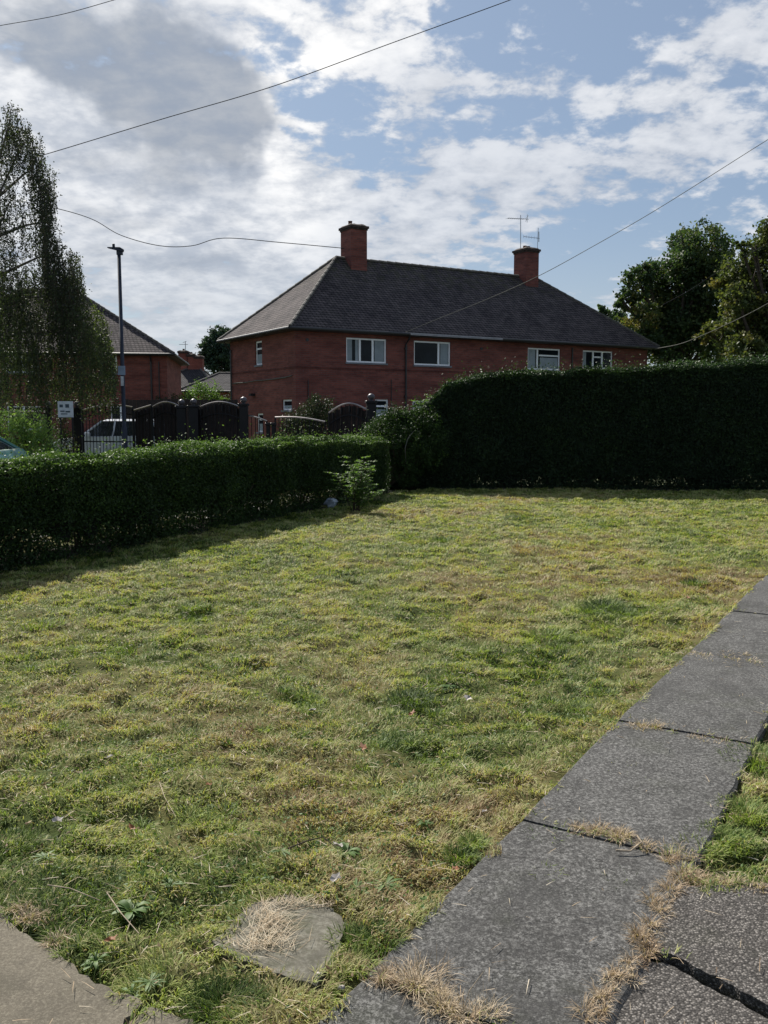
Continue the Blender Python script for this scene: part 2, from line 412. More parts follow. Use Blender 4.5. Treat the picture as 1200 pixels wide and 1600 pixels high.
M['aggregate'] = concrete_mat('aggregate_paving', (.105, .096, .088), (.042, .038, .035), (.25, .23, .21), 190, .10, .8, True)
M['buff'] = concrete_mat('buff_concrete', (.140, .122, .093), (.088, .076, .056), (.19, .17, .13), 230, .10, .25)
M['stone'] = concrete_mat('lawn_flagstone', (.135, .125, .098), (.085, .080, .060), (.18, .17, .14), 90, .55, .25)
M['pavement'] = concrete_mat('pavement', (.30, .29, .27), (.22, .21, .20), (.36, .35, .33), 40)
M['asphalt'] = concrete_mat('asphalt', (.075, .075, .078), (.04, .04, .042), (.13, .13, .13), 90)
M['tyre'] = simple('tyre_rubber', (.015, .015, .015), .85)
M['rim'] = simple('alloy_rim', (.35, .36, .38), .3, .8)
M['carwhite'] = simple('white_car_paint', (.46, .49, .54), .25, var=.03, coat=.8)
M['carteal'] = simple('teal_car_paint', (.020, .13, .10), .4, .0, var=.05, coat=.3)
M['carglass'] = simple('car_glass', (.015, .02, .025), .05, spec=.8)
M['headlight'] = simple('headlight_lens', (.5, .52, .55), .1, .4)
def ground_mat():
    m, T, p = new_mat('lawn_soil')
    o = T.node('ShaderNodeTexCoord').outputs['Object']
    a = T.node('ShaderNodeAttribute', attribute_name='tint').outputs['Fac']
    n = T.noise(o, 60, 4, .7); n2 = T.noise(o, 7, 5, .65)
    f = T.m('ADD', T.m('MULTIPLY_ADD', T.m('SUBTRACT', n, .5), .9, a), T.m('MULTIPLY', T.m('SUBTRACT', n2, .5), .5))
    cr = T.node('ShaderNodeValToRGB'); e = cr.color_ramp.elements
    e[0].position = .1; e[0].color = (.030, .045, .012, 1); e[1].position = .95; e[1].color = (.12, .095, .045, 1)
    for q, c in ((.4, (.055, .070, .020)), (.65, (.090, .088, .032))):
        k = e.new(q); k.color = (*c, 1)
    T.l.new(T.m('ADD', f, 0.), cr.inputs[0]); T.put(p.inputs['Base Color'], cr.outputs[0])
    p.inputs['Roughness'].default_value = 1; p.inputs['Specular IOR Level'].default_value = .1
    bump(T, p, n, .6, .02)
    return m
M['lawn'] = ground_mat()

# ------------------------------------------------------------ the ground
mb = MB(); mb.add([(-500, -60, -.16), (500, -60, -.16), (500, 900, -.16), (-500, 900, -.16)], [(0, 1, 2, 3)])
tag(mb.build('ground', simple('rough_ground', (.07, .085, .03), 1., var=.4, sc=.4)), kind='structure')
HA, HB = Vector((-3.95, 8.75, 0)), Vector((-.10, 17.75, 0))          # front line of the low hedge
hd = (HB - HA).normalized(); hn = Vector((-hd.y, hd.x, 0))            # hn points to the road side
def strip(name, off0, off1, z, mat, s0=-14, s1=60):
    a = HA + hd * s0 + hn * off0; b = HA + hd * s1 + hn * off0; c = HA + hd * s1 + hn * off1; d = HA + hd * s0 + hn * off1
    q = MB(); q.prism([a, b, c, d], z - .12, z); return tag(q.build(name, mat), kind='structure')
strip('pavement', .95, 3.0, -.02, M['pavement'])
strip('road', 3.06, 9.5, -.12, M['asphalt'])
# kerb
q = MB()
for k in range(50):
    a = HA + hd * (-14 + k * 1.48) + hn * 3.0
    m4 = Matrix.Translation((a.x, a.y, 0)) @ Matrix.Rotation(math.atan2(hd.y, hd.x), 4, 'Z')
    q.bbox(0, 0, -.25, 1.46, .06, -.018, .012, m4)
tag(q.build('kerb', M['pavement']), kind='structure')

PL = [(-60, 2190), (430, 1668), (497, 1600), (560, 1527), (630, 1456), (700, 1387), (805, 1283), (880, 1208), (960, 1130), (1010, 1076), (1065, 1022), (1140, 957), (1200, 910), (1275, 846), (1330, 797)]
# path: joints run square to its left edge
e0 = G(497, 1600); e1 = G(1140, 957); pd = (e1 - e0).normalized(); pn = Vector((pd.y, -pd.x, 0))     # pn points right
PW = .675
def along(px, py): return (G(px, py) - e0).dot(pd)
J = [along(560, 1527), along(805, 1283), along(960, 1130), along(1065, 1022), along(1140, 957)]
def edge_off(s):                                     # small wander of the cast edge
    return .005 * math.sin(s * 1.7) + .002 * math.sin(s * 4.1 + 1)
joints = [J[0] - 1.6, J[0], J[1], J[2], J[3], J[3] + 1.55, J[3] + 3.1, J[3] + 4.65, J[3] + 6.2]
pm = MB(); path_poly = []
for k in range(len(joints) - 1):
    a, b = joints[k] + .006, joints[k + 1] - .006
    nseg = 14; tilt = random.uniform(-.006, .006); h0 = .018 + random.uniform(-.004, .008)
    L = []; Rr = []
    for i in range(nseg + 1):
        s = a + (b - a) * i / nseg
        jl = random.uniform(-.002, .002); jr = random.uniform(-.007, .007)
        L.append(e0 + pd * s + pn * (edge_off(s) + jl)); Rr.append(e0 + pd * s + pn * (PW + edge_off(s + 3) + jr))
    pts = [*Rr, *reversed(L)]
    zt = [h0 + tilt * (i / nseg - .5) * 2 for i in range(nseg + 1)]
    nb = len(pm.v)
    for i in range(nseg + 1):
        for p_, ins in ((L[i], .012), (L[i], 0), (Rr[i], 0), (Rr[i], -.012)): pass
    rows = []
    for i in range(nseg + 1):
        l, r_ = L[i], Rr[i]; z = zt[i]; ez = .004 if i in (0, nseg) else 0
        rows.append([(l.x, l.y, -.10), (l.x, l.y, z - .009 - ez), ((l + pn * .010).x, (l + pn * .010).y, z - ez), ((r_ - pn * .012).x, (r_ - pn * .012).y, z - ez), (r_.x, r_.y, z - .010 - ez), (r_.x, r_.y, -.10)])
    vs = [v for row in rows for v in row]; fs = []
    for i in range(nseg):
        for c in range(5): fs.append((i * 6 + c, i * 6 + c + 1, (i + 1) * 6 + c + 1, (i + 1) * 6 + c))
    fs.append(tuple(range(0, 6))); fs.append(tuple(nseg * 6 + c for c in range(5, -1, -1)))
    pm.add(vs, [tuple(reversed(f)) for f in fs])
    path_poly.append([tuple(v)[:2] for v in pts])
tag(pm.build('path', M['path']), kind='structure')
# exposed aggregate slabs at the lower right, with a gap between them
AG1 = [G(*p) for p in [(1066, 1392), (1215, 1386), (1420, 1380), (1500, 1700), (1300, 1640), (1200, 1578), (1120, 1535), (1052, 1500), (1010, 1492), (1030, 1440)]]
AG2 = [G(*p) for p in [(1000, 1500), (1044, 1509), (1112, 1546), (1198, 1592), (1300, 1652), (1450, 1750), (1300, 2150), (760, 2150), (905, 1635), (950, 1560)]]
def slab(name, pts, zt, mat, sub=6, wob=.006):
    P = []
    n = len(pts)
    for i in range(n):
        a, b = pts[i], pts[(i + 1) % n]
        for k in range(sub):
            q = a.lerp(b, k / sub); P.append(Vector((q.x + random.uniform(-wob, wob), q.y + random.uniform(-wob, wob), 0)))
    area = sum(P[i].x * P[(i + 1) % len(P)].y - P[(i + 1) % len(P)].x * P[i].y for i in range(len(P)))
    if area < 0: P.reverse()
    q = MB(); q.prism(P, -.12, zt); return q.build(name, mat), [tuple(p)[:2] for p in P]
o_, ag1 = slab('patio', AG1, .016, M['aggregate']); tag(o_, kind='structure')
o_, ag2 = slab('patio', AG2, .004, M['aggregate']); tag(o_, kind='structure')
BF = [G(*p) for p in [(-420, 1290), (-60, 1395), (0, 1418), (28, 1462), (85, 1488), (125, 1528), (180, 1556), (222, 1572), (196, 1600), (130, 1700), (-20, 2100), (-700, 2100)]]
BF2 = [G(*p) for p in [(206, 1602), (232, 1578), (270, 1592), (330, 1605), (360, 1640), (330, 2050), (0, 2100), (138, 1705)]]
o_, bf1 = slab('concrete_apron', BF, .014, M['buff'], 6, .008); tag(o_, kind='structure')
o_, bf2 = slab('concrete_apron', BF2, .010, M['buff'], 6, .008); tag(o_, kind='structure')
ST = [G(*p) for p in [(332, 1478), (395, 1415), (445, 1402), (520, 1424), (541, 1450), (528, 1495), (492, 1546), (450, 1532), (392, 1512)]]
o_, st = slab('stepping_stone', ST, .012, M['stone'], 5, .006)
tag(o_, 'broken grey-green flagstone sunk in the lawn with straw lying on it', 'paving stone')
GAP = [tuple(G(*p))[:2] for p in [(1036, 1500), (1052, 1500), (1120, 1535), (1200, 1578), (1300, 1640), (1300, 1664), (1195, 1600), (1110, 1553), (1046, 1518)]]
HARD = path_poly + [ag1, ag2, bf1, bf2, st, GAP]

# lawn sheet
def lawn_h(x, y):
    h = (fbm(x, y, .55, 1, 4) - .5) * .055 + (fbm(x, y, .13, 5, 3) - .5) * .052 + (vn(x, y, 3.5, 3) - .5) * .05
    wx = x + .10 * (vn(x, y, .3, 81) - .5); wy = y + .10 * (vn(x, y, .3, 83) - .5)
    h = h + .044 * np.minimum(np.abs(2 * fbm(wx, wy * 1.15, .24, 85, 2) - 1) * 1.6, .8) - .02
    return h
DIPS = [(*G(px, py)[:2], r, d) for px, py, r, d in [(300, 957, .16, .07), (945, 950, .26, .05), (860, 990, .25, .05), (640, 1092, .16, .05), (480, 1090, .10, .03), (900, 1105, .13, .04), (605, 1155, .10, .03), (200, 1010, .18, .03), (640, 1170, .09, .03), (830, 1105, .06, .03)]]
nx_, ny_ = 620, 560
gx = np.linspace(-10, 13, nx_); gy = -1 + 21.5 * np.linspace(0, 1, ny_) ** 1.4
X, Y = np.meshgrid(gx, gy); Z = lawn_h(X, Y) - .012
def near_hard(X, Y):
    k = np.zeros(X.shape, bool)
    for p in HARD: k |= inpoly(X, Y, p)
    return k
for (dx, dy, r, d) in DIPS: Z -= d * np.exp(-((X - dx) ** 2 + ((Y - dy) * .8) ** 2) / r ** 2)
hx = np.zeros(X.shape, bool)
for ox in (-.07, 0, .07):
    for oy in (-.07, 0, .07): hx |= near_hard(X + ox, Y + oy)
hc = near_hard(X, Y)
Z = np.where(hx, np.minimum(Z * .3 - .008, -.004), Z); Z = np.where(hc, np.minimum(Z, -.03), Z)
def tintfield(x, y):
    a = fbm(x, y, 1.5, 11, 3); b = fbm(x, y * .6, .45, 21, 3); c = vn(x, y, 4.5, 31)
    t = .545 + (a - .5) * .70 + (b - .5) * .55 + (c - .5) * .15 + (fbm(x, y, .17, 91, 2) - .5) * .35
    # drier towards the path edge and the far middle
    s = (x - e0.x) * pn.x + (y - e0.y) * pn.y
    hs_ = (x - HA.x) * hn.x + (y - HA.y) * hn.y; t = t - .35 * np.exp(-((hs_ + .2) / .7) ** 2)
    t = t + .18 * np.exp(-((s + .10) / .16) ** 2) + .10 * np.exp(-((y - 10.5) / 4.) ** 2)
    for px, py, r, k in [(640, 1290, .55, .22), (400, 1240, .5, .2), (60, 1130, .5, .25), (1080, 905, .7, .35), (520, 1010, .8, .10), (360, 1560, .3, .30), (330, 1440, .2, .25), (900, 860, 1.6, .12),
                         (560, 1130, .6, -.25), (660, 1180, .35, -.28), (80, 1000, .6, -.22), (130, 1410, .35, -.30), (870, 1150, .5, -.25), (1130, 860, 1.2, -.30), (960, 960, .5, -.22), (480, 1350, .5, -.22), (20, 1330, .3, -.3)]:
        g = G(px, py); t = t + .6 * k * np.exp(-((x - g.x) ** 2 + (y - g.y) ** 2) / r ** 2)
    return np.clip(t, 0, 1)
ti = tintfield(X, Y)
V = np.stack([X, Y, Z], -1).reshape(-1, 3)
i0 = (np.arange(ny_ - 1)[:, None] * nx_ + np.arange(nx_ - 1)[None, :]).ravel()
qd = np.stack([i0, i0 + 1, i0 + nx_ + 1, i0 + nx_], 1)
tag(np_mesh('lawn', V, qd.ravel(), np.arange(len(qd)) * 4, M['lawn'], None, {'tint': ti.ravel()}, True), kind='structure')

# grass blades
def blades(name, x, y, z, length, width, lean, head, tint, mat, droop=.9):
    n = len(x); hx_ = np.cos(head); hy_ = np.sin(head); sx, sy = -hy_, hx_
    def pt(f, ang): return None
    c0 = np.stack([x, y, z], 1)
    a1 = lean; a2 = np.minimum(lean + droop * rng.uniform(.3, 1., n), 2.0)
    d1 = np.stack([hx_ * np.sin(a1), hy_ * np.sin(a1), np.cos(a1)], 1); d2 = np.stack([hx_ * np.sin(a2), hy_ * np.sin(a2), np.cos(a2)], 1)
    c1 = c0 + d1 * (length * .5)[:, None]; c2 = c1 + d2 * (length * .5)[:, None]
    sd_ = np.stack([sx, sy, rng.uniform(-.5, .5, n)], 1) * (width * .5)[:, None]
    v = np.stack([c0 - sd_, c0 + sd_, c1 + sd_ * .85, c1 - sd_ * .85, c2], 1).reshape(-1, 3)
    b = (np.arange(n) * 5)[:, None]
    idx = (b + np.array([0, 1, 2, 0, 2, 3, 3, 2, 4])[None, :]).ravel()
    return np_mesh(name, v, idx, np.arange(n * 3) * 3, mat, None, {'tint': np.repeat(tint, 5)})
def scatter(N, y0, y1, alpha):
    """positions over the lawn, denser near the camera"""
    u = rng.uniform(0, 1, N)
    e = 2 - alpha
    y = (y0 ** e + u * (y1 ** e - y0 ** e)) ** (1 / e)
    x = rng.uniform(-1, 1, N) * (y * .47 + .9)
    return x, y
hside = lambda x, y: (x - HA.x) * hn.x + (y - HA.y) * hn.y        # > 0 beyond the low hedge's front line
def grass_cut(x, y):
    jx = (fbm(x, y, .12, 101, 2) - .5) * .16; jy = (fbm(x, y, .12, 103, 2) - .5) * .16
    keep = ~near_hard(x + jx, y + jy) & (hside(x, y) < .15)
    # thin out just beside hard edges is not wanted: blades lean over them
    return keep
x, y = scatter(980000, 1.7, 19.6, 1.25)
k = grass_cut(x, y); x, y = x[k], y[k]
dist = np.hypot(x, y)
tf = tintfield(x, y)
clump = fbm(x, y, .24, 41, 3); clump2 = vn(x, y, .075 + .0 * x, 51); clump3 = fbm(x, y * .7, .13, 57, 2)
bare = fbm(x, y, .5, 61, 3)
k = rng.uniform(0, 1, len(x)) < np.clip(-.55 + clump2 * .8 + clump3 * 2.2 - (bare > .66) * .3, .04, 1)
x, y, dist, tf, clump, clump2 = x[k], y[k], dist[k], tf[k], clump[k], clump2[k]
n = len(x)
hol = np.clip(np.abs(2 * fbm(x, y * 1.15, .24, 85, 2) - 1) * 4, 0, 1)  # creases, where blades are tinted darker to put shade into the colour
tint = np.clip(tf + (clump2 - .5) * .3 - .18 * (1 - hol) + rng.normal(0, .19, n), 0, 1)
dead = rng.uniform(0, 1, n) < .12; tint[dead] = rng.uniform(.75, 1, dead.sum())
ln = (.013 + .024 * clump + .020 * clump3[k] + .012 * rng.uniform(0, 1, n)) * (1 + .02 * dist); ln[tf < .3] *= 1.2
z = lawn_h(x, y) - .014; z = np.where(near_hard(x, y), .010, z)
for (dx, dy, r, d) in DIPS:
    g_ = np.exp(-((x - dx) ** 2 + ((y - dy) * .8) ** 2) / r ** 2); z -= d * g_; tint = tint * (1 - .7 * g_); ln = ln * (1 + .7 * g_)
wd = .0016 + .00052 * dist
head = 2 * math.pi * fbm(x, y, .35, 71, 2) * 2.2 + rng.normal(0, 1.0, n)
lean = rng.uniform(.35, 1.25, n)
tag(blades('grass', x, y, z, ln, wd, lean, head, tint, M['grass']), 'short mown lawn grass, patchy green and straw coloured', 'grass', kind='stuff')

# longer tufts: dark green clumps and edge grass
def tufts(name, spots, label, mat, kind='stuff', cat='grass', droop=.9, seed=3, zb=-.005):
    g = np.random.default_rng(seed); A = []
    for (px, py, r, nb, L, t, le) in spots:
        c = G(px, py)
        rr = r * np.sqrt(g.uniform(0, 1, nb)); a = g.uniform(0, 6.283, nb)
        bx, by = c.x + rr * np.cos(a), c.y + rr * np.sin(a)
        A.append(np.stack([bx, by, np.full(nb, .0), L * g.uniform(.5, 1.2, nb), g.uniform(le * .3, le, nb), a + g.normal(0, .7, nb), np.clip(t + g.normal(0, .13, nb), 0, 1)], 1))
    A = np.concatenate(A); dd = np.hypot(A[:, 0], A[:, 1])
    return tag(blades(name, A[:, 0], A[:, 1], A[:, 2] + zb, A[:, 3], (.0016 + .0005 * dd) * (.65 if zb > 0 else 1), A[:, 4], A[:, 5], A[:, 6], mat, droop), label, cat, kind=kind)
spots = [(1130, 1315, .12, 1200, .05, .28, 1.1), (1090, 1330, .08, 600, .05, .45, 1.2), (1165, 1270, .12, 700, .05, .35, 1.1), (1185, 1190, .16, 900, .06, .25, 1.0),
         (545, 1470, .06, 300, .05, .25, 1.0), (590, 1470, .08, 600, .055, .15, .9), (555, 1510, .06, 300, .05, .4, 1.), (110, 1390, .16, 1300, .065, .10, 1.1), (130, 1445, .12, 900, .06, .2, 1.1), (40, 1420, .12, 500, .05, .55, 1.2),
         (350, 1570, .11, 1300, .05, .08, .9), (250, 1545, .12, 900, .05, .5, 1.2), (430, 1570, .12, 800, .045, .75, 1.2), (20, 1320, .10, 500, .05, .15, .9),
         (945, 948, .15, 500, .08, .08, 1.2), (925, 955, .10, 200, .08, .2, 1.2), (975, 958, .10, 200, .07, .2, 1.2), (860, 992, .14, 300, .07, .3, 1.3), (690, 845, .16, 260, .09, .15, 1.1), (300, 950, .10, 200, .08, .3, 1.2), (640, 1092, .13, 400, .07, .05, 1.2), (1085, 912, .12, 200, .07, .15, 1.2),
         (480, 1085, .08, 150, .05, .2, 1.2), (720, 1340, .06, 350, .05, .2, 1.), (740, 1320, .05, 250, .05, .3, 1.), (60, 975, .2, 300, .07, .3, 1.2), (200, 1445, .1, 500, .05, .45, 1.2), (300, 1480, .1, 500, .05, .6, 1.2), (900, 1105, .1, 200, .05, .2, 1.2)]
gt = random.Random(5)
for _ in range(90):
    spots.append((gt.uniform(-20, 1000), gt.uniform(860, 1380), gt.uniform(.03, .08), 90, gt.uniform(.04, .06), gt.choice([.15, .25, .4, .75, .6]), 1.25))

tufts('grass_tufts', spots, 'longer dark green tufts standing up in the mown lawn', M['grass'])
# dry grass in the joints and along the right edge of the path
dry = [(640, 1545, .10, 420, .085, .55, 1.1), (690, 1575, .10, 350, .07, .6, 1.2), (600, 1535, .06, 160, .07, .4, 1.2), (735, 1598, .08, 200, .07, .5, 1.2),
       (930, 1306, .06, 350, .045, .5, 1.3), (965, 1312, .06, 350, .045, .55, 1.4), (905, 1300, .04, 120, .04, .4, 1.4), (1020, 1330, .06, 220, .04, .4, 1.3), (1050, 1345, .06, 260, .04, .35, 1.3),
       (1000, 1140, .07, 200, .05, .6, 1.3), (1030, 1143, .07, 160, .045, .5, 1.3), (1090, 1155, .05, 60, .04, .4, 1.4), (1130, 1162, .05, 60, .04, .6, 1.4),
       (1085, 1027, .08, 110, .04, .7, 1.4), (1120, 1031, .08, 120, .04, .7, 1.4), (1150, 1034, .08, 120, .04, .7, 1.4), (1190, 1040, .08, 120, .04, .6, 1.4),
       (1065, 1375, .07, 350, .05, .3, 1.3), (1040, 1410, .05, 260, .05, .35, 1.3), (1020, 1440, .04, 240, .05, .4, 1.2), (1000, 1475, .04, 260, .05, .2, 1.2), (1010, 1500, .04, 260, .04, .0, 1.2), (985, 1515, .03, 160, .05, .45, 1.2),
       (960, 1540, .03, 200, .05, .5, 1.2), (940, 1570, .03, 180, .05, .5, 1.2), (925, 1595, .03, 160, .05, .3, 1.2), (1100, 1380, .06, 200, .04, .4, 1.3), (1150, 1385, .06, 160, .04, .5, 1.3), (1190, 1395, .05, 120, .04, .3, 1.3), (55, 1440, .06, 160, .05, .5, 1.3), (30, 1425, .05, 120, .05, .5, 1.3), (90, 1480, .05, 120, .05, .5, 1.3)]
dry2 = []; gd = random.Random(4)
for (a, b, r_, n_, L_, t_, l_) in dry:
    for _ in range(6):
        j = gd.uniform(.3, 1.5); dry2.append((a + gd.gauss(0, r_ * 190), b + gd.gauss(0, r_ * (330 if 985 < a + b * .45 and 915 < a < 1066 and b > 1380 else 55)), r_ * gd.uniform(.15, .75), int(n_ * .16 * j) + 6, L_ * gd.uniform(.5, 1.15), min(1, t_ * .7 + gd.uniform(-.1, .3)), gd.uniform(1.25, 1.65)))
dry = dry2
tufts('dry_grass', dry, 'bleached dry grass sprouting from the path joints', M['straw'], seed=8, zb=.014)
# thin dead stems standing out of the nearest joint
mb = MB()
for px, py, dx, dz in [(600, 1540, -.05, .10), (625, 1540, -.03, .13), (640, 1550, .03, .12), (668, 1560, .06, .10), (690, 1585, -.02, .16), (720, 1590, .06, .14), (740, 1600, .0, .11), (655, 1545, .09, .05)]:
    a = G(px, py); mb.tube([a, a + Vector((dx * .5 + random.uniform(-.01, .01), 0, dz * .55)), a + Vector((dx, -.01, dz))], [.0016, .0012, .0006], 4)
tag(mb.build('dry_stalks', M['twig']), 'thin dead stalks rising from the nearest joint of the path', 'dry grass', kind='stuff')
# straw lying loose on the stepping stone
g = np.random.default_rng(12); pts = []
for (px, py, sx, sy, nb) in [(415, 1455, .035, .055, 230), (400, 1488, .055, .018, 110), (455, 1422, .06, .012, 90), (505, 1425, .05, .006, 30), (435, 1470, .03, .04, 60)]:
    c = G(px, py); pts.append(np.stack([c.x + g.normal(0, sx, nb), c.y + g.normal(0, sy, nb)], 1))
P = np.concatenate(pts); P = P[inpoly(P[:, 0], P[:, 1], st)]; nb = len(P)
o_ = blades('straw', P[:, 0], P[:, 1], np.full(nb, .013) + g.uniform(0, .018, nb), g.uniform(.03, .11, nb), np.full(nb, .0014), g.uniform(1.42, 1.62, nb), g.normal(1.2, .9, nb), g.uniform(.2, 1, nb), M['straw'], 0.1)
tag(o_, 'loose dry straw heaped on the flagstone in the lawn', 'straw', kind='stuff')
# loose clippings over the lawn and on the slabs
nb = 5200; x, y = scatter(nb, 1.9, 9, 1.3)
zz = np.where(near_hard(x, y), .026, lawn_h(x, y) + .016)
k = ~(near_hard(x, y) & (g.uniform(0, 1, nb) < .80)); x, y, zz = x[k], y[k], zz[k]; nb = len(x)
tag(blades('clippings', x, y, zz, g.uniform(.02, .07, nb), np.full(nb, .0018) + .0002 * y, g.uniform(1.3, 1.62, nb), g.uniform(0, 6.28, nb), g.uniform(0, 1, nb), M['straw'], .15), 'loose pale grass clippings strewn over the lawn and path', 'grass clippings', kind='stuff')

def bed(A, d, nv, L, w0, w1):
    q = MB(); n = int(L / .25); Lf = []; Rt = []
    for i in range(n + 1):
        p = A + d * (L * i / n); Lf.append(p + nv * (w0 + random.uniform(-.05, .05))); Rt.append(p + nv * (w1 + random.uniform(-.05, .05)))
    q.add([(v.x, v.y, .012) for v in Lf] + [(v.x, v.y, .05 + random.uniform(-.02, .03)) for v in [a.lerp(b, .5) for a, b in zip(Lf, Rt)]] + [(v.x, v.y, -.01) for v in Rt],
          [(i, i + 1, n + 2 + i, n + 1 + i) for i in range(n)] + [(n + 1 + i, n + 2 + i, 2 * n + 3 + i, 2 * n + 2 + i) for i in range(n)])
    return tag(q.build('hedge_shade_strip', M['hedge_base_shade']), kind='structure')  # dark strip added beneath the hedge to darken its base
# ------------------------------------------------------------ hedges
def interp(prof, s):
    xs = [p[0] for p in prof]; ys = [p[1] for p in prof]; return np.interp(s, xs, ys)
# small clover and plantain leaves mixed through the turf, and brown crumbs of dead leaf
def cover(name, n, y1, size, mat, label, seed, tlo, thi, zoff):
    x, y = scatter(n, 1.8, y1, 1.3); pt = fbm(x, y, .5, 111 + seed, 2); k = ~near_hard(x, y) & (hside(x, y) < 0) & (rng.uniform(0, 1, n) < np.clip((pt - .36) * 3.2, .04, 1)); x, y = x[k], y[k]; m = len(x)
    P = np.stack([x, y, lawn_h(x, y) + zoff * rng.uniform(.2, 1., m)], 1)
    o = leaves(name, P, size, mat, None, .55, rng.uniform(tlo, thi, m), np.array([0, 0, 1.]), 1.1, .3, seed)
    return tag(o, label, 'ground cover', kind='stuff')
cover('clover_leaves', 34000, 7.5, .017, M['weed'], 'small round clover and weed leaves mixed through the mown lawn', 1, 0, .9, .020)
cover('leaf_crumbs', 7000, 9, .018, M['straw'], 'crumbs of brown dead leaf scattered in the lawn', 2, -.0, .35, .024)
def hedge(name, label, A, d, nvec, L, thick, prof, n_leaf, size, mat, gap_h, seed, stems=True, jag=.05, top_sun_tint=.2):
    """A = start of the face seen from the garden, d = direction, nvec = away from the garden"""
    root = thing(name, label, 'hedge', tuple(A)); g = np.random.default_rng(seed)
    hmax = max(p[1] for p in prof)
    # surface samples: front, top, back
    per = 2 * hmax + thick
    n = n_leaf; s = g.uniform(0, L, n); H = interp(prof, s)
    w = g.uniform(0, 1, n); fr = w < .56; tp = (w >= .56) & (w < .86); bk = w >= .86
    low = (gap_h > 0)
    und = (fbm(s, w * 0 + 3, .9, seed, 3) - .5) * .14
    u = np.zeros(n); z = np.zeros(n); dep = g.exponential(.045, n)
    zz = g.uniform(0, 1, n)
    z[fr] = (zz * H)[fr]; u[fr] = dep[fr]
    z[bk] = (zz * H)[bk]; u[bk] = thick - dep[bk]
    if gap_h > 0:
        sp = (z < gap_h) & (g.uniform(0, 1, n) < .65); u[sp] = (g.uniform(.0, 1, n) * thick)[sp]
    u[tp] = (zz * thick)[tp]; z[tp] = (H - dep)[tp]
    rnd = .07 * ((np.clip((u / thick - .5) * 2, -1, 1)) ** 2)          # rounded shoulders
    z = z - np.where(tp, rnd, 0)
    bulge = (fbm(s, z, .45, seed + 5, 3) - .5) * .16
    u = u + np.where(fr, bulge, 0) + np.where(bk, -bulge, 0) + und
    tb = (fbm(s, u, .40, seed + 9, 3) - .5) * .20
    z = z + np.where(tp | (z > H - .12), tb, 0)
    u = u + np.where(fr, .10 * np.clip((z - (H - .16)) / .16, 0, 1) ** 2, 0)
    spike = (g.uniform(0, 1, n) < .05) & tp; z = z + spike * g.exponential(jag, n)
    # thin near the ground, with patches
    if gap_h > 0:
        thin = np.clip(z / gap_h, 0, 1) ** 1.3; patch = fbm(s, z, .35, seed + 2, 2)
        keep = g.uniform(0, 1, n) < np.clip(thin * .6 + .66 + (patch - .52) * 3.0 * (1 - thin), .05, 1)
    else: keep = g.uniform(0, 1, n) < np.clip(z / .1, .2, 1)
    s, u, z, tp = s[keep], u[keep], z[keep], tp[keep]; n = len(s)
    P = np.stack([d.x * s + nvec.x * u, d.y * s + nvec.y * u, np.maximum(z, .02)], 1)
    if gap_h > 0:
        m = int(L * 1900); s2 = g.uniform(0, L, m); u2 = g.uniform(-.02, thick, m); z2 = g.exponential(.07 + .10 * vn(s2, u2, .6, seed), m)
        P = np.concatenate([P, np.stack([d.x * s2 + nvec.x * u2, d.y * s2 + nvec.y * u2, np.minimum(z2, .5) + .01], 1)])
        s = np.append(s, s2); u = np.append(u, u2); z = np.append(z, z2); tp = np.append(tp, np.zeros(m, bool)); n = len(s)
    tint = np.clip(g.normal(.38, .2, n) + np.where(tp, top_sun_tint, 0) + .45 * (fbm(s, z + u, .45, seed + 3, 3) - .5) + .22 * np.clip((z - interp(prof, s) + .40) / .40, 0, 1) * (g.uniform(0, 1, n) < .6), 0, 1)  # leaves on and near the top tinted lighter as painted sunlight
    bias = np.where(tp[:, None], np.array([0, 0, 1.]), np.array([-nvec.x, -nvec.y, .4]))
    leaves('foliage', P, size, mat, root, .55, tint, bias, .7, .3, seed)
    # inner mass: lumpy near-black body painting the shaded inside, above the bare legs
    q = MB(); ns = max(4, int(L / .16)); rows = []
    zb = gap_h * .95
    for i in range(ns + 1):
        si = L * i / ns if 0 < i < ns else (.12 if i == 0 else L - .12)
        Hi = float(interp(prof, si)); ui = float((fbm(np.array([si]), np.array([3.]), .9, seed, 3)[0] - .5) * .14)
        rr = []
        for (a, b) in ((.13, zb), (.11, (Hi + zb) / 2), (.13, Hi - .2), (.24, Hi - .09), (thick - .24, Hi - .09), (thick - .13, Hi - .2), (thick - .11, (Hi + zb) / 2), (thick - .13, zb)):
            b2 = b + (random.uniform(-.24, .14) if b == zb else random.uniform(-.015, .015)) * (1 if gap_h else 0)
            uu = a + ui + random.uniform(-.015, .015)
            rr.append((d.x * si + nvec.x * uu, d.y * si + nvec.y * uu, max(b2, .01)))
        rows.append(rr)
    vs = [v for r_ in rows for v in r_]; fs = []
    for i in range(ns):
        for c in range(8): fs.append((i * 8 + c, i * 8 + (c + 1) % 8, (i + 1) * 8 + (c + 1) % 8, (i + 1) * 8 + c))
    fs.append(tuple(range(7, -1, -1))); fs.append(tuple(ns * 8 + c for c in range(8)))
    q.add(vs, fs); q.build('shade_core', M['core'], root)
    if stems:
        q = MB(); rr = random.Random(seed)
        for k in range(int(L / .05)):
            s0 = rr.uniform(0, L); u0 = rr.gauss(thick / 2, .09); top = max(gap_h, .3) * rr.uniform(1.1, 1.6)
            pts = []; ss, uu = s0, u0
            for j in range(5):
                pts.append((d.x * ss + nvec.x * uu, d.y * ss + nvec.y * uu, top * j / 4)); ss += rr.gauss(0, .05); uu += rr.gauss(0, .05)
            r0 = rr.uniform(.004, .016); q.tube(pts, [r0, r0 * .9, r0 * .8, r0 * .6, r0 * .5], 4)
        q.build('stems', M['stem'], root)
    return root
LH = (HB - HA).length
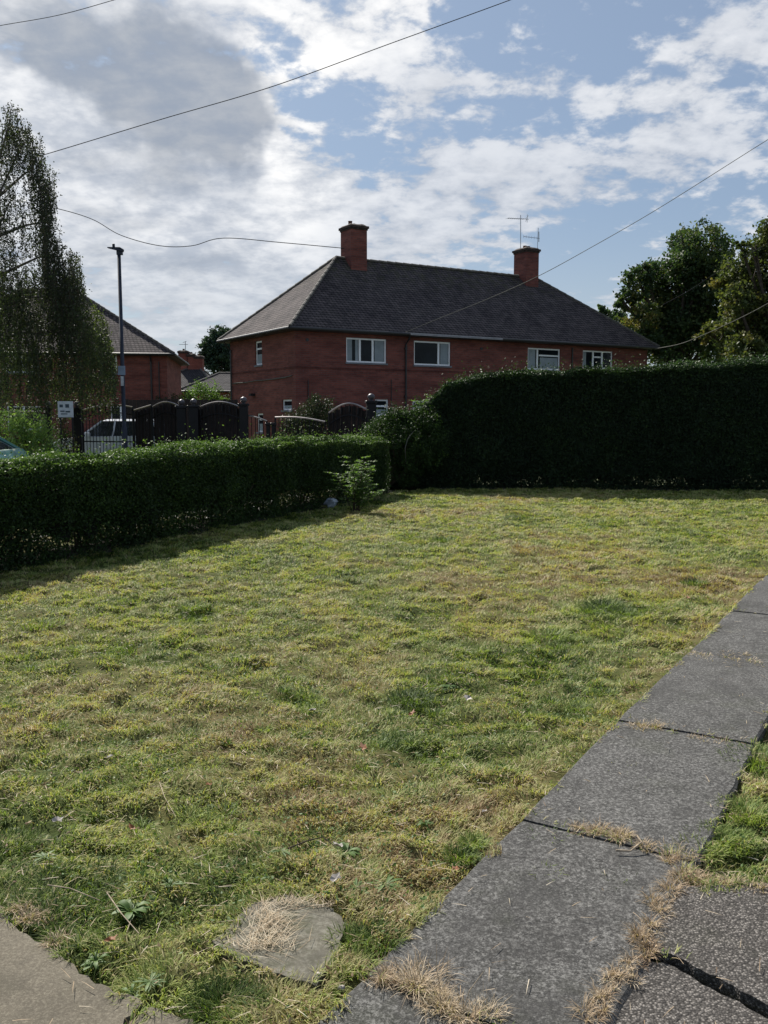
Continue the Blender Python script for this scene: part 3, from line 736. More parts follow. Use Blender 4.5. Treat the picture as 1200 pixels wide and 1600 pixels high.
bed(HA - hd * 3.2, hd, hn, LH + 4.4, .02, .95)
# low hedge: heights from the photograph along its front top edge
def hgt(px, py, P): # height over ground of a pixel seen at plan distance of P
    return AT(px, py, P.y).z
prof = []
ST0 = -3.2
for px, py in [(0, 726), (100, 716), (200, 706), (300, 698), (400, 690), (480, 685), (560, 682), (600, 684)]:
    r_ = ray(px, py)            # intersect with the vertical plane of the hedge front
    t = ((HA.x) * hn.x + HA.y * hn.y) / (r_.x * hn.x + r_.y * hn.y)
    P = Vector((r_.x * t, r_.y * t, EYE + r_.z * t)); prof.append(((P - HA).dot(hd) - ST0, P.z - .015))
hedge('hedge', 'low clipped privet hedge along the left of the lawn, sunlit flat top', HA + hd * ST0, hd, hn, LH - ST0 + .7, .80, prof, 300000, .035, M['privet'], .44, 3, top_sun_tint=.50)
# tall hedge at the back
TA, TB = G(588, 763), G(1200, 768)
td = (TB - TA).normalized(); tn = Vector((-td.y, td.x, 0))
bed(TA - td * .6, td, tn, 14.2, -.02, 1.3)
prof = []
for px, py in [(575, 668), (590, 652), (625, 643), (655, 640), (672, 624), (695, 602), (725, 590), (760, 583), (850, 578), (930, 575), (1000, 573), (1100, 566), (1200, 562)]:
    r_ = ray(px, py); t = (TA.x * tn.x + TA.y * tn.y) / (r_.x * tn.x + r_.y * tn.y)
    P = Vector((r_.x * t, r_.y * t, EYE + r_.z * t)); prof.append(((P - TA).dot(td) + .3, P.z))
hedge('hedge', 'tall dark clipped hedge across the back of the lawn, more than head high', TA - td * .3, td, tn, 13.5, 1.0, prof, 420000, .047, M['privet2'], .30, 9, jag=.08, top_sun_tint=.36)

# ------------------------------------------------------------ shrubs and small plants
def shrub(name, label, base, lobes, n, size, mat, stem_mat, seed, tint0=.45, group=None, aspect=.5, cat='shrub'):
    """lobes: (dx, dy, z, r) spheres filled with clumps of leaves"""
    root = thing(name, label, cat, tuple(base), 0, group); g = np.random.default_rng(seed); P = []; Tt = []
    tot = sum(l[3] ** 2 for l in lobes)
    for (dx, dy, z, r) in lobes:
        m = int(n * r * r / tot); nc = max(5, m // 26)
        c = g.normal(size=(nc, 3)); c /= np.linalg.norm(c, axis=1)[:, None]; c *= (r * g.uniform(.35, 1.05, nc) )[:, None]
        c += np.array([dx, dy, z]); ct = g.normal(tint0, .16, nc)
        k = g.integers(0, nc, m); P.append(c[k] + g.normal(size=(m, 3)) * size * 1.25); Tt.append(ct[k] + g.normal(0, .12, m))
    P = np.concatenate(P); Tt = np.clip(np.concatenate(Tt), 0, 1); P[:, 2] = np.maximum(P[:, 2], .02)
    leaves('foliage', P, size, mat, root, aspect, Tt, None, 0, .3, seed)
    q = MB(); rr = random.Random(seed)
    for (dx, dy, z, r) in lobes:
        for k in range(3):
            e = Vector((dx + rr.uniform(-r, r) * .6, dy + rr.uniform(-r, r) * .6, z + rr.uniform(-.2, .7) * r))
            m_ = e * .5 + Vector((rr.uniform(-.1, .1), 0, .0)); m_.z = e.z * .45
            q.tube([(rr.uniform(-.05, .05), 0, 0), m_, e], [.02, .013, .004], 5)
    q.build('stems', stem_mat, root)
    return root
# young elder by the corner of the low hedge: stems with opposite leaflets
def leafy_sapling(name, label, base, height, nst, spread, leafL, seed, mat=None, cat='shrub', tint0=.5, f0=.25):
    root = thing(name, label, cat, tuple(base)); rr = random.Random(seed); g = np.random.default_rng(seed); q = MB()
    C = []; Dn = []
    for k in range(nst):
        a = rr.uniform(0, 6.28); sp = rr.uniform(.2, 1.) * spread; h = height * rr.uniform(.45, 1.) * (1 - .25 * sp / spread)
        p0 = Vector((rr.uniform(-.06, .06), rr.uniform(-.06, .06), 0)); p1 = p0 + Vector((math.cos(a) * sp * .5, math.sin(a) * sp * .5, h * .65)); p2 = p0 + Vector((math.cos(a) * sp, math.sin(a) * sp, h))
        q.tube([p0, p1, p2], [.008, .006, .003], 5)
        for j in range(9):
            f = f0 + (1 - f0) * j / 8; c = p0.lerp(p1, f * 2) if f < .5 else p1.lerp(p2, f * 2 - 1)
            for s_ in range(2):
                aa = rr.uniform(0, 6.28); ll = leafL * rr.uniform(2., 3.6); e = c + Vector((math.cos(aa) * ll, math.sin(aa) * ll, rr.uniform(-.01, .05)))
                q.tube([c, c.lerp(e, .5) + Vector((0, 0, .01)), e], [.002, .0015, .001], 3)
                sidev = Vector((-math.sin(aa), math.cos(aa), 0))
                for t_ in (.3, .55, .8, 1.):
                    for sg in (-1, 1):
                        C.append(c.lerp(e, t_) + sidev * sg * leafL * .45)
    C = np.array([tuple(c) for c in C])
    leaves('foliage', C, leafL, mat or M['bright'], root, .5, np.clip(g.normal(tint0, .22, len(C)), 0, 1), np.array([0, 0, 1.]), 1.4, .3, seed)
    q.build('stems', M['stem'], root)
    return root
leafy_sapling('elder_shrub', 'bright pale-green young elder shrub in front of the corner where the hedges meet', G(556, 800), 1.02, 15, .34, .055, 4, tint0=.30)
leafy_sapling('elder_shrub', 'tall elder shoots with pale leaves poking out of the hedge corner beside the tall hedge', (AT(672, 700, 20.2).x, 20.2, 0), 2.42, 15, .34, .070, 11, tint0=.45, f0=.80)
shrub('overgrown_bush', 'loose rounded privet bush bulging from the hedge at the garden corner', TA + td * .25 - tn * .15, [(-.35, -.15, .85, .45), (-.3, -.1, .4, .4), (-.25, 0, 1.2, .3), (0, 0, 1.1, .45), (.4, -.1, 1.0, .5), (.1, .1, 1.55, .28), (.8, 0, 1.5, .45), (1.0, -.1, .9, .5), (.4, -.15, .5, .45)], 26000, .046, M['privet'], M['stem'], 21, .42)  # lighter leaf material and tint paint light onto the bush
# bare bent branch on the corner bush
mb = MB(); mb.tube([AT(634, 722, 19.35), AT(633, 700, 19.15), AT(637, 686, 19.2), AT(646, 674, 19.4)], [.010, .009, .008, .005], 6)
tag(mb.build('bare_branch', M['wire_pale']), 'pale bare bent branch showing against the dark corner bush', 'branch')
# litter
def crumple(name, base, r, mat, label, cat, seed, sc=(1, .7, .75)):
    g = random.Random(seed); q = MB(); n = 12; m_ = 7; vs = []
    for i in range(m_ + 1):
        for k in range(n):
            th = math.pi * i / m_; a = 2 * math.pi * k / n; rr = r * g.uniform(.65, 1.15)
            vs.append((rr * math.sin(th) * math.cos(a) * sc[0], rr * math.sin(th) * math.sin(a) * sc[1], r * sc[2] + rr * math.cos(th) * sc[2]))
    fs = [(i * n + k, i * n + (k + 1) % n, (i + 1) * n + (k + 1) % n, (i + 1) * n + k) for i in range(m_) for k in range(n)]
    q.add(vs, [tuple(reversed(f)) for f in fs]); o = q.build(name, mat); o.location = base; return tag(o, label, cat)
crumple('plastic_bag', G(517, 794), .12, simple('thin_plastic', (.26, .30, .36), .3, var=.4, sc=8, spec=.7), 'crumpled pale plastic bag lying at the foot of the low hedge', 'plastic bag', 4)
# broad-leaved weeds in the lawn
def rosette(seed):
    rr = random.Random(seed); root = thing('broadleaf_weed', '', 'weed'); n = 0; V_ = []; Fq = []
    vs = []; fs = []; tt = []
    lw = rr.uniform(.08, .26); lu = rr.uniform(.3, 1.6)
    for k in range(rr.randint(22, 44)):
        a = rr.uniform(0, 6.28) ; L = rr.uniform(.014, .062); w = L * lw * rr.uniform(.6, 1.2); up = rr.uniform(.1, lu); t0 = rr.uniform(.2, .95)
        ca, sa = math.cos(a), math.sin(a); b = len(vs)
        for j, (f, ww, hz) in enumerate([(0, .2, .0), (.3, .8, up * .28), (.65, 1., up * .38), (.9, .6, up * .30), (1, .05, up * .22)]):
            for sg in (-1, 0, 1):
                vs.append((ca * L * f - sa * w * ww * sg, sa * L * f + ca * w * ww * sg, .006 + L * hz + (0.12 * w if sg else 0))); tt.append(t0 + (0.1 if sg else -.1))
        for j in range(4):
            for c in range(2): fs.append((b + j * 3 + c, b + j * 3 + c + 1, b + (j + 1) * 3 + c + 1, b + (j + 1) * 3 + c))
    o = np_mesh('leaves', np.array(vs), np.array(fs).ravel(), np.arange(len(fs)) * 4, M['weed'], root, {'tint': np.clip(np.array(tt), 0, 1)}, True)
    return root
weeds = [(602, 1392, 1.25, 'dandelion-like weed with upright leaves right of the flagstone, near the path'), (556, 1400, 1.0, 'flat leafy weed touching the top right of the flagstone'), (205, 1440, 1.1, 'pale-leaved weed between the concrete apron and the flagstone'),
         (150, 1512, .9, 'weed with long leaves hanging over the edge of the concrete apron'), (235, 1540, .9, 'weed growing at the crack end of the concrete apron'), (268, 1400, .9, 'small weed in the lawn a little above the flagstone'),
         (540, 1330, 1.1, 'greyish leafy weed in the lawn above the flagstone beside a dark twig'), (665, 1290, .8, 'small weed in the dry grass left of the path'), (70, 1345, .9, 'leafy weed at the left edge of the lawn above the apron'),
         (440, 1345, .9, 'low weed in the green patch above the flagstone'), (700, 1075, 1.0, 'grey-green weed in the middle of the lawn'), (205, 1560, .8, 'lowest weed, curled beside the broken apron edge')]
w0 = None; wroots = [rosette(31), rosette(32), rosette(33), rosette(36)]
for i, (px, py, sc, lb) in enumerate(weeds):
    o = wroots[i] if i < 4 else copy_tree(wroots[i % 4])
    p = G(px, py); o.location = (p.x, p.y, float(lawn_h(np.array([p.x]), np.array([p.y]))[0]) + .002); o.scale = (sc, sc * random.uniform(.7, 1), sc); o.rotation_euler = (0, 0, random.uniform(0, 6)); tag(o, lb, 'weed', 'broad-leaved weeds in the lawn')
# fallen leaves
def fleaf(mat, seed):
    rr = random.Random(seed); q = MB(); n = 10; vs = [(0, 0, .006)]
    for k in range(n):
        a = 2 * math.pi * k / n; r_ = (.026 if k % 2 else .017) * rr.uniform(.8, 1.2)
        vs.append((r_ * math.cos(a) * 1.3, r_ * math.sin(a), .004 + .014 * abs(math.sin(a * 1.5)) + rr.uniform(0, .006)))
    q.add(vs, [(0, 1 + k, 1 + (k + 1) % n) for k in range(n)] ); return q.build('fallen_leaf', mat)
fl = [(645, 1121, 0, 'orange-brown fallen leaf on the middle of the lawn'), (712, 1366, 0, 'rust-coloured fallen leaf at the left edge of the path'), (327, 1238, 0, 'reddish fallen leaf on the lawn far above the flagstone'), (205, 1300, 0, 'red fallen leaf on the lawn at the left, above the apron'),
      (568, 1172, 0, 'dark red fallen leaf below the middle of the lawn'), (730, 1096, 1, 'pale pinkish fallen leaf by a grey-green weed'), (465, 1118, 0, 'upright brown fallen leaf beside pale scraps'), (490, 1114, 1, 'pair of pale leaf scraps beside an upright brown leaf'),
      (172, 1191, 1, 'pale scrap on the left of the lawn'), (90, 1289, 1, 'pale curled leaf at the lower left of the lawn'), (525, 1400, 1, 'whitish scrap at the top corner of the flagstone'), (528, 1343, 1, 'white torn leaf at the end of a dark twig'),
      (40, 994, 1, 'whitish scrap at the left edge of the lawn in front of the hedge'), (1075, 938, 0, 'brown leaf near where the path leaves the picture'), (758, 1270, 1, 'tiny pale leaf close to the path edge'), (175, 1497, 0, 'brown leaf at the broken edge of the apron'), (255, 928, 1, 'pale scrap on the far lawn left of a dark hollow')]
protos = [fleaf(M['brownleaf'], 1), fleaf(M['paleleaf'], 2)]; used = [0, 0]
for px, py, kd, lb in fl:
    o = protos[kd] if not used[kd] else protos[kd].copy()
    if used[kd]: COL.objects.link(o)
    used[kd] = 1; p = G(px, py); sc = random.uniform(.45, .8) * (1 + .05 * p.y)
    o.location = (p.x, p.y, float(lawn_h(np.array([p.x]), np.array([p.y]))[0]) + .022); o.scale = (sc, sc * random.uniform(.6, 1), sc); o.rotation_euler = (random.uniform(-.3, .3), random.uniform(-.3, .3), random.uniform(0, 6))
    tag(o, lb, 'leaf', 'fallen leaves and scraps on the lawn')
# twigs
def twig(pts, label, mat=None, r=.003, z=.03):
    q = MB(); P = [G(*p[:2]) + Vector((0, 0, z + (p[2] if len(p) > 2 else 0))) for p in pts]; q.tube(P, [r * (1 - .5 * i / len(P)) for i in range(len(P))], 5); return tag(q.build('twig', mat or M['twig']), label, 'twig')
twig([(450, 1338), (480, 1330, .01), (505, 1326, .015), (525, 1336)], 'thin dark curved twig on the lawn above the flagstone', M['stem'])
twig([(75, 1405, .02), (110, 1415, .03), (157, 1430, .02)], 'pale straight twig at the lower left of the lawn', M['twig'], .0022)
twig([(168, 1422, .03), (190, 1455, .03), (218, 1483, .02)], 'pale stalk lying towards the flagstone', M['twig'], .0022)
twig([(962, 1341), (985, 1342), (1002, 1334, .015), (995, 1326, .02)], 'small forked brown twig on the path joint', M['twig'], .004)
twig([(250, 1240, .02), (258, 1268, .03), (275, 1295, .02)], 'thin pale stem on the lawn, far above the left apron', M['twig'], .0018)
# pebbles
def pebble(px, py, r, label):
    o = crumple('pebble', G(px, py) + Vector((0, 0, .0)), r, M['paleleaf'], label, 'pebble', px, (1, .8, .6))
    for p in o.data.polygons: p.use_smooth = True
pebble(500, 1527, .013, 'grey pebble touching the right side of the flagstone'); pebble(533, 1547, .012, 'small pale pebble between the flagstone and the path'); pebble(106, 1492, .008, 'tiny pale pebble on the concrete apron edge')

# ------------------------------------------------------------ brick houses
HAZ = R(58.8)
H0 = AT(463, 700, 35.0); H0.z = 0
HX = Vector((math.sin(HAZ), math.cos(HAZ), 0)); HY = Vector((-math.cos(HAZ), math.sin(HAZ), 0))
def on_front(px, py):          # local (x, z) on the front wall
    r_ = ray(px, py); t = (H0.dot(HY)) / r_.dot(HY); P = r_ * t; return (P - H0).dot(HX), EYE + P.z
def on_side(px, py):
    r_ = ray(px, py); t = (H0.dot(HX)) / r_.dot(HX); P = r_ * t; return (P - H0).dot(HY), EYE + P.z
WZ = 4.86
FL = on_front(1011, 560)[0]; SL = on_side(360, 560)[0]
def wall_sheet(q, L, H, holes, M4, reveal=.11):
    xs = sorted({0., L, *[h[0] for h in holes], *[h[1] for h in holes]}); zs = sorted({-.3, H, *[h[2] for h in holes], *[h[3] for h in holes]})
    for i in range(len(xs) - 1):
        for j in range(len(zs) - 1):
            cx, cz = (xs[i] + xs[i + 1]) / 2, (zs[j] + zs[j + 1]) / 2
            if any(h[0] < cx < h[1] and h[2] < cz < h[3] for h in holes): continue
            q.add([M4 @ Vector(v) for v in ((xs[i], 0, zs[j]), (xs[i + 1], 0, zs[j]), (xs[i + 1], 0, zs[j + 1]), (xs[i], 0, zs[j + 1]))], [(0, 1, 2, 3)])
    for (a, b, c, d) in holes:
        r_ = reveal
        for quad in (((a, 0, c), (b, 0, c), (b, r_, c), (a, r_, c)), ((a, r_, d), (b, r_, d), (b, 0, d), (a, 0, d)), ((a, 0, c), (a, r_, c), (a, r_, d), (a, 0, d)), ((b, r_, c), (b, 0, c), (b, 0, d), (b, r_, d))):
            q.add([M4 @ Vector(v) for v in quad], [(0, 1, 2, 3)])
def window(parent, M4, x0, x1, z0, z1, bars=(), hbars=(), curtains=(), depth=.055):
    f = MB(); t = .065; y0, y1 = depth, depth + .05
    f.box(x0, y0, z0, x0 + t, y1, z1, M4); f.box(x1 - t, y0, z0, x1, y1, z1, M4); f.box(x0 + t, y0, z0, x1 - t, y1, z0 + t, M4); f.box(x0 + t, y0, z1 - t, x1 - t, y1, z1, M4)
    for b in bars: f.box(b - .045, y0 - .006, z0 + t, b + .045, y1 - .003, z1 - t, M4)
    for (a, b, z) in hbars: f.box(a, y0 - .004, z - .035, b, y1 - .005, z + .035, M4)
    w = f.build('window', M['white'], parent)
    g = MB(); g.box(x0 + .02, y1 - .022, z0 + .02, x1 - .02, y1 - .012, z1 - .02, M4); g.build('pane', M['glass'], w)
    s = MB(); s.bbox(x0 - .05, -.05, z0 - .07, x1 + .05, y0 - .002, z0 - .002, .01, M4); s.build('sill', M['flash'], w)
    if curtains:
        for (a, b, za, zb) in curtains:
            c = MB()
            k = max(2, int((b - a) / .05)); vs = []
            for i in range(k + 1):
                xx = a + (b - a) * i / k; yy = y1 - .026 - .004 * (i % 2)
                vs += [(xx, yy, za), (xx, yy, zb)]
            c.add([M4 @ Vector(v) for v in vs], [(2 * i, 2 * i + 2, 2 * i + 3, 2 * i + 1) for i in range(k)])
            c.build('curtain', M['curtain'], w)
    return w
def hip_roof(root, L, D, ez, rz, inset, mat, oh=.38, ins2=None):
    ins2 = inset if ins2 is None else ins2
    a = [(-oh, -oh), (L + oh, -oh), (L + oh, D + oh), (-oh, D + oh)]
    q = MB(); N = 26; 
    A, B, C, Dd = [Vector((p[0], p[1], ez)) for p in a]; R1 = Vector((inset, D / 2, rz)); R2 = Vector((L - ins2, D / 2, rz))
    def grid(p00, p10, p11, p01, nu, nv):
        vs = []; rr = random.Random(nu)
        for j in range(nv + 1):
            for i in range(nu + 1):
                u, v = i / nu, j / nv; p = (p00.lerp(p10, u)).lerp(p01.lerp(p11, u), v)
                w = 0 if (i in (0, nu) or j in (0, nv)) else 1
                vs.append((p.x, p.y, p.z + w * (rr.uniform(-.012, .012) - .05 * math.sin(math.pi * u) * math.sin(math.pi * v))))
        q.add(vs, [(j * (nu + 1) + i, j * (nu + 1) + i + 1, (j + 1) * (nu + 1) + i + 1, (j + 1) * (nu + 1) + i) for j in range(nv) for i in range(nu)])
    grid(A, B, R2, R1, 30, 12); grid(C, Dd, R1, R2, 30, 4); grid(Dd, A, R1, R1 + Vector((.001, 0, 0)), 12, 12); grid(B, C, R2 + Vector((0, .001, 0)), R2, 8, 6)
    roof = q.build('roof', mat, root)
    # soffit and fascia
    s = MB(); s.box(-oh + .02, -oh + .02, ez - .12, L + oh - .02, D + oh - .02, ez - .035); s.build('soffit', M['gutter'], root)
    r = MB()                                    # ridge and hip tiles
    for (p, q_) in ((R1, R2), (A, R1), (Dd, R1), (B, R2), (C, R2)):
        n = int((q_ - p).length / .42)
        for i in range(n):
            u, v = p.lerp(q_, i / n), p.lerp(q_, (i + 1.06) / n); up = Vector((0, 0, .015))
            r.tube([u + up, v + up + Vector((0, 0, -.012))], [.075, .068], 7)
    r.build('ridge_tiles', M['ridge'], roof)
    gq = MB()
    for p, q_ in ((A, B), (B, C), (C, Dd), (Dd, A)):
        o = Vector((0, 0, -.05)); c = Vector(((A.x + C.x) / 2, (A.y + C.y) / 2, 0)); e1_ = p + (p - c).normalized() * .05; e2_ = q_ + (q_ - c).normalized() * .05
        gq.tube([Vector((e1_.x, e1_.y, ez - .05)), Vector((e2_.x, e2_.y, ez - .05))], .062, 8)
    gq.build('gutter', M['gutter'], root)
    return roof
def chimney(root, cx, cy, a, b, z0, z1, pots, seed=0, mat=None):
    q = MB(); q.box(cx - a / 2, cy - b / 2, z0, cx + a / 2, cy + b / 2, z1 - .2)
    ch = q.build('chimney', mat or M['brick'], root)
    c = MB(); 
    for k, (e, za, zb) in enumerate([(.03, z1 - .2, z1 - .13), (.07, z1 - .13, z1 - .03)]): c.box(cx - a / 2 - e, cy - b / 2 - e, za + .001 * k, cx + a / 2 + e, cy + b / 2 + e, zb)
    rr = random.Random(seed); n = 9
    vs = []                                     # weathered mortar flaunching
    for i in range(n + 1):
        for j in range(n + 1):
            u, v = i / n, j / n; e = min(u, v, 1 - u, 1 - v); vs.append((cx + (u - .5) * (a + .12), cy + (v - .5) * (b + .12), z1 - .03 + min(e * .5, .08) + (rr.uniform(0, .035) if e > 0 else .002)))
    c.add(vs, [(i * (n + 1) + j, (i + 1) * (n + 1) + j, (i + 1) * (n + 1) + j + 1, i * (n + 1) + j + 1) for i in range(n) for j in range(n)])
    c.build('chimney_cap', M['cap'], ch)
    for (dx, dy, h) in pots:
        p = MB(); p.lathe([(.10, 0), (.11, .04), (.09, .08), (.085, h - .04), (.10, h)], (cx + dx, cy + dy, z1 + .02), 12); p.build('chimney_pot', M['pot'], ch, True)
    fq = MB(); fq.box(cx - a / 2 - .05, cy - b / 2 - .05, z0, cx + a / 2 + .05, cy + b / 2 + .05, z0 + .001)
    return ch
house = thing('brick_house', 'large red brick semi-detached house with dark hipped tile roof and two chimneys, behind the hedges', 'house', tuple(H0), math.atan2(HX.y, HX.x))
IM = Matrix.Identity(4)
# side wall frame: local x' runs along +Y of the house, wall faces -X
SM = Matrix(((0, 1, 0, 0), (1, 0, 0, 0), (0, 0, 1, 0), (0, 0, 0, 1)))
fw = [((541, 527), (604, 568)), ((647, 532), (704, 572)), ((825, 543), (875, 579)), ((911, 547), (957, 577)), ((586, 624), (607, 650)), ((645, 626), (690, 652))]
FH = []
for (a, b), (c, d) in fw:
    xa, za = on_front(a, b); xb, zb = on_front(c, d); FH.append((xa, xb, zb, za))
FH.append((FH[2][0], FH[2][1], .95, 2.1)); FH.append((FH[3][0], FH[3][1], .95, 2.1))
sw = [((409, 532), (399, 571)), ((411, 646), (402, 675)), ((456, 624), (441, 641))]
SH = []
for (a, b), (c, d) in sw:
    xa, za = on_side(a, b); xb, zb = on_side(c, d); SH.append((xa, xb, zb, za))
q = MB()
wall_sheet(q, FL, WZ, FH, IM)
q2 = MB(); wall_sheet(q2, SL, WZ, SH, SM)
q.add(q2.v, [tuple(reversed(f)) for f in q2.f])
q.add([(FL, 0, -.3), (FL, SL, -.3), (FL, SL, WZ), (FL, 0, WZ)], [(0, 1, 2, 3)]); q.add([(0, SL, -.3), (FL, SL, -.3), (FL, SL, WZ), (0, SL, WZ)], [(3, 2, 1, 0)])
q.build('wall', M['brick'], house)
def w3(h, nb, side=False, **k): pass
h = FH[0]; a, b, c, d = h; w_ = b - a
window(house, IM, a, b, c, d, (a + w_ * .345, a + w_ * .665), (), ((a + .07, a + w_ * .16, c + .07, d - .07), (a + w_ * .24, a + w_ * .31, c + .07, d - .07), (a + w_ * .72, b - .08, c + .07, d - .07)))
a, b, c, d = FH[1]; w_ = b - a
window(house, IM, a, b, c, d, (a + w_ * .68,), (), ((a + w_ * .74, b - .08, c + .07, d - .07),))
a, b, c, d = FH[2]; w_ = b - a
window(house, IM, a, b, c, d, (a + w_ * .31,), ((a + w_ * .36, b - .065, d - (d - c) * .33),), ((a + .08, a + w_ * .26, c + .07, d - .07), (a + w_ * .40, b - .10, c + .07, d - (d - c) * .42)))
a, b, c, d = FH[3]; w_ = b - a
window(house, IM, a, b, c, d, (a + w_ * .36, a + w_ * .66), ((a + w_ * .40, a + w_ * .62, d - (d - c) * .35),), ((a + .08, a + w_ * .14, c + .07, d - .07),))
for hh in FH[4:]:
    a, b, c, d = hh; window(house, IM, a, b, c, d, ((a + b) / 2,) if b - a > 1 else (), ((a + .06, b - .06, c + (d - c) * .6),), ((a + .08, b - .08, c + .07, c + (d - c) * .4),))
for i, hh in enumerate(SH):
    a, b, c, d = hh; window(house, SM, a, b, c, d, (), ((a + .06, b - .06, c + (d - c) * .68),) if i < 2 else (), ((a + .08, b - .08, c + .07, c + (d - c) * .45),))
ra = on_front(463, 500)
RZ = 8.42
hip_roof(house, FL, SL, WZ + .12, RZ, 3.6, M['roof'], .40, FL - 14.8)
chimney(house, 4.42, SL / 2 - .12, .78, .95, 7.0, 9.78, [(-.12, .1, .22)], 1)
chimney(house, 14.15, SL / 2 - .1, .78, .95, 7.0, 9.72, [(.15, .05, .16), (-.15, -.05, .14)], 2)
# drainpipes, cables and small fittings
def front_pipe(px, z0, z1, r=.04):
    x_ = on_front(px, 600)[0]; q = MB(); q.tube([(x_, -.38, z1 + .02), (x_, -.30, z1 - .12), (x_, -.07, z1 - .30), (x_, -.07, z0)], r, 8)
    for zz_ in (z0 + 1, z0 + 2.4, z1 - .5): q.box(x_ - .06, -.09, zz_, x_ + .06, -.005, zz_ + .05)
    q.build('drainpipe', M['gutter'], house)
front_pipe(633, 0, WZ)
x_ = on_front(860, 600)[0]; q = MB(); q.tube([(on_front(893, 560)[0], -.06, 0), (on_front(893, 560)[0], -.06, WZ - .1)], .035, 8); q.build('drainpipe', M['gutter'], house)
x_ = on_front(481, 600)[0]; q = MB(); q.tube([(x_, -.03, 0.), (x_, -.03, 3.0)], .018, 6); q.build('cable', M['gutter'], house)
x_ = on_front(611, 600)[0]; q = MB(); q.tube([(x_, -.03, 0.), (x_, -.03, 3.1)], .014, 6); q.build('cable', M['gutter'], house)
q = MB(); ys = SL - .22; q.tube([(-.38, ys, WZ + .02), (-.30, ys, WZ - .12), (-.07, ys, WZ - .35), (-.07, ys, 0)], .04, 8); q.build('drainpipe', M['gutter'], house)
q = MB(); pts = []
for px, py in [(365, 599), (385, 597.5), (400, 595), (415, 594), (430, 592), (445, 590), (457, 587)]:
    a, b = on_side(px, py); pts.append((-.03, a, b))
q.tube(pts, .022, 6); q.build('cable', M['wire_pale'], house)
# brick string course
zc = on_front(463, 575)[1]
q = MB(); q.box(-.012, .013, zc, -.001, SL, zc + .07); q.box(0, -.012, zc, FL, -.001, zc + .07); q.build('string_course', brick_mat('dark_brick_course', (.15, .045, .035), (.11, .035, .03), (.1, .06, .05)), house)
# white gutter board between the first two houses' middle
xa, xb = on_front(632, 527)[0], on_front(775, 534)[0]
q = MB(); q.box(xa, -.475, WZ + .035, xb, -.462, WZ + .115); q.build('fascia_board', M['fascia_white'], house)
q = MB(); a, b = on_front(480, 531); q.lathe([(.07, 0), (.07, .02)], (a, -.025, b), 10, 'Y'); q.build('air_vent', M['gutter'], house)
q = MB(); a, b = on_front(752, 545); q.box(a - .06, -.03, b - .04, a + .06, -.002, b + .04); q.build('air_vent', M['gutter'], house)
q = MB(); a, b = on_side(397, 617); q.prism([(-.20, a - .12), (-.004, a - .12), (-.004, a + .12), (-.20, a + .12)], b - .05, b + .06); q.build('flue_vent', M['gutter'], house)
# aerials on the right chimney (fixed to the house)
def wpt(px, py, lx):   # point in house frame on the plane local x... uses depth of ridge line
    r_ = ray(px, py); n_ = HY; c0 = H0 + HY * (SL / 2 + .1); t = c0.dot(n_) / r_.dot(n_); P = r_ * t; P.z += EYE
    L_ = P - H0; return Vector((L_.dot(HX), SL / 2 + .1, P.z))
q = MB(); b0 = wpt(813.5, 388, 0); t0_ = wpt(813.5, 336, 0); q.tube([b0, t0_], .018, 6)
l_, r__ = wpt(793, 341, 0), wpt(826, 342.5, 0); q.tube([l_, r__], .012, 5)
for k in range(9):
    p = l_.lerp(r__, k / 8 * .78); q.tube([p + Vector((0, -.16, 0)), p + Vector((0, .16, 0))], .006, 4)
p = l_.lerp(r__, .93); q.tube([p + Vector((0, 0, -.16)), p + Vector((0, 0, .22))], .012, 5); q.tube([p + Vector((-.10, 0, -.14)), p + Vector((.06, 0, .20))], .010, 5); q.tube([p + Vector((-.10, -.15, .1)), p + Vector((.06, .15, .1))], .010, 5)
tag(q.build('tv_aerial', M['alu']), 'tall television aerial with many rods on the right chimney', 'aerial'); a1 = q
bpy.data.objects['tv_aerial'].matrix_world = house.matrix_basis if False else Matrix.Translation(H0) @ Matrix.Rotation(math.atan2(HX.y, HX.x), 4, 'Z')
q = MB(); q.tube([wpt(839, 405, 0), wpt(841, 356, 0)], .014, 6); l_, r__ = wpt(818, 369.5, 0), wpt(843, 372.5, 0); q.tube([l_, r__], .012, 5)
for k in range(6):
    p = l_.lerp(r__, k / 6); q.tube([p + Vector((0, 0, -.07)), p + Vector((0, 0, .07))], .006, 4)
p = wpt(840.5, 388, 0); q.tube([p, p + Vector((-.35, 0, -.1))], .012, 5); q.tube([wpt(842, 362, 0), wpt(842, 378, 0)], .02, 5)
o_ = tag(q.build('tv_aerial', M['alu']), 'smaller slanting television aerial at the right-hand edge of the right chimney', 'aerial')
o_.matrix_world = Matrix.Translation(H0) @ Matrix.Rotation(math.atan2(HX.y, HX.x), 4, 'Z')

# left house
LZ = R(40)
LX = Vector((math.sin(LZ), math.cos(LZ), 0)); LY = Vector((-math.cos(LZ), math.sin(LZ), 0))
LC = AT(262, 620, 46); LC.z = 0                            # its near right corner: house stretches back-left
lh = thing('brick_house', 'red brick house with hipped roof half hidden behind the weeping birch', 'house', (0, 0, 0), 0)
LLn = 13.0; LD = 8.5
base = LC - LX * 0
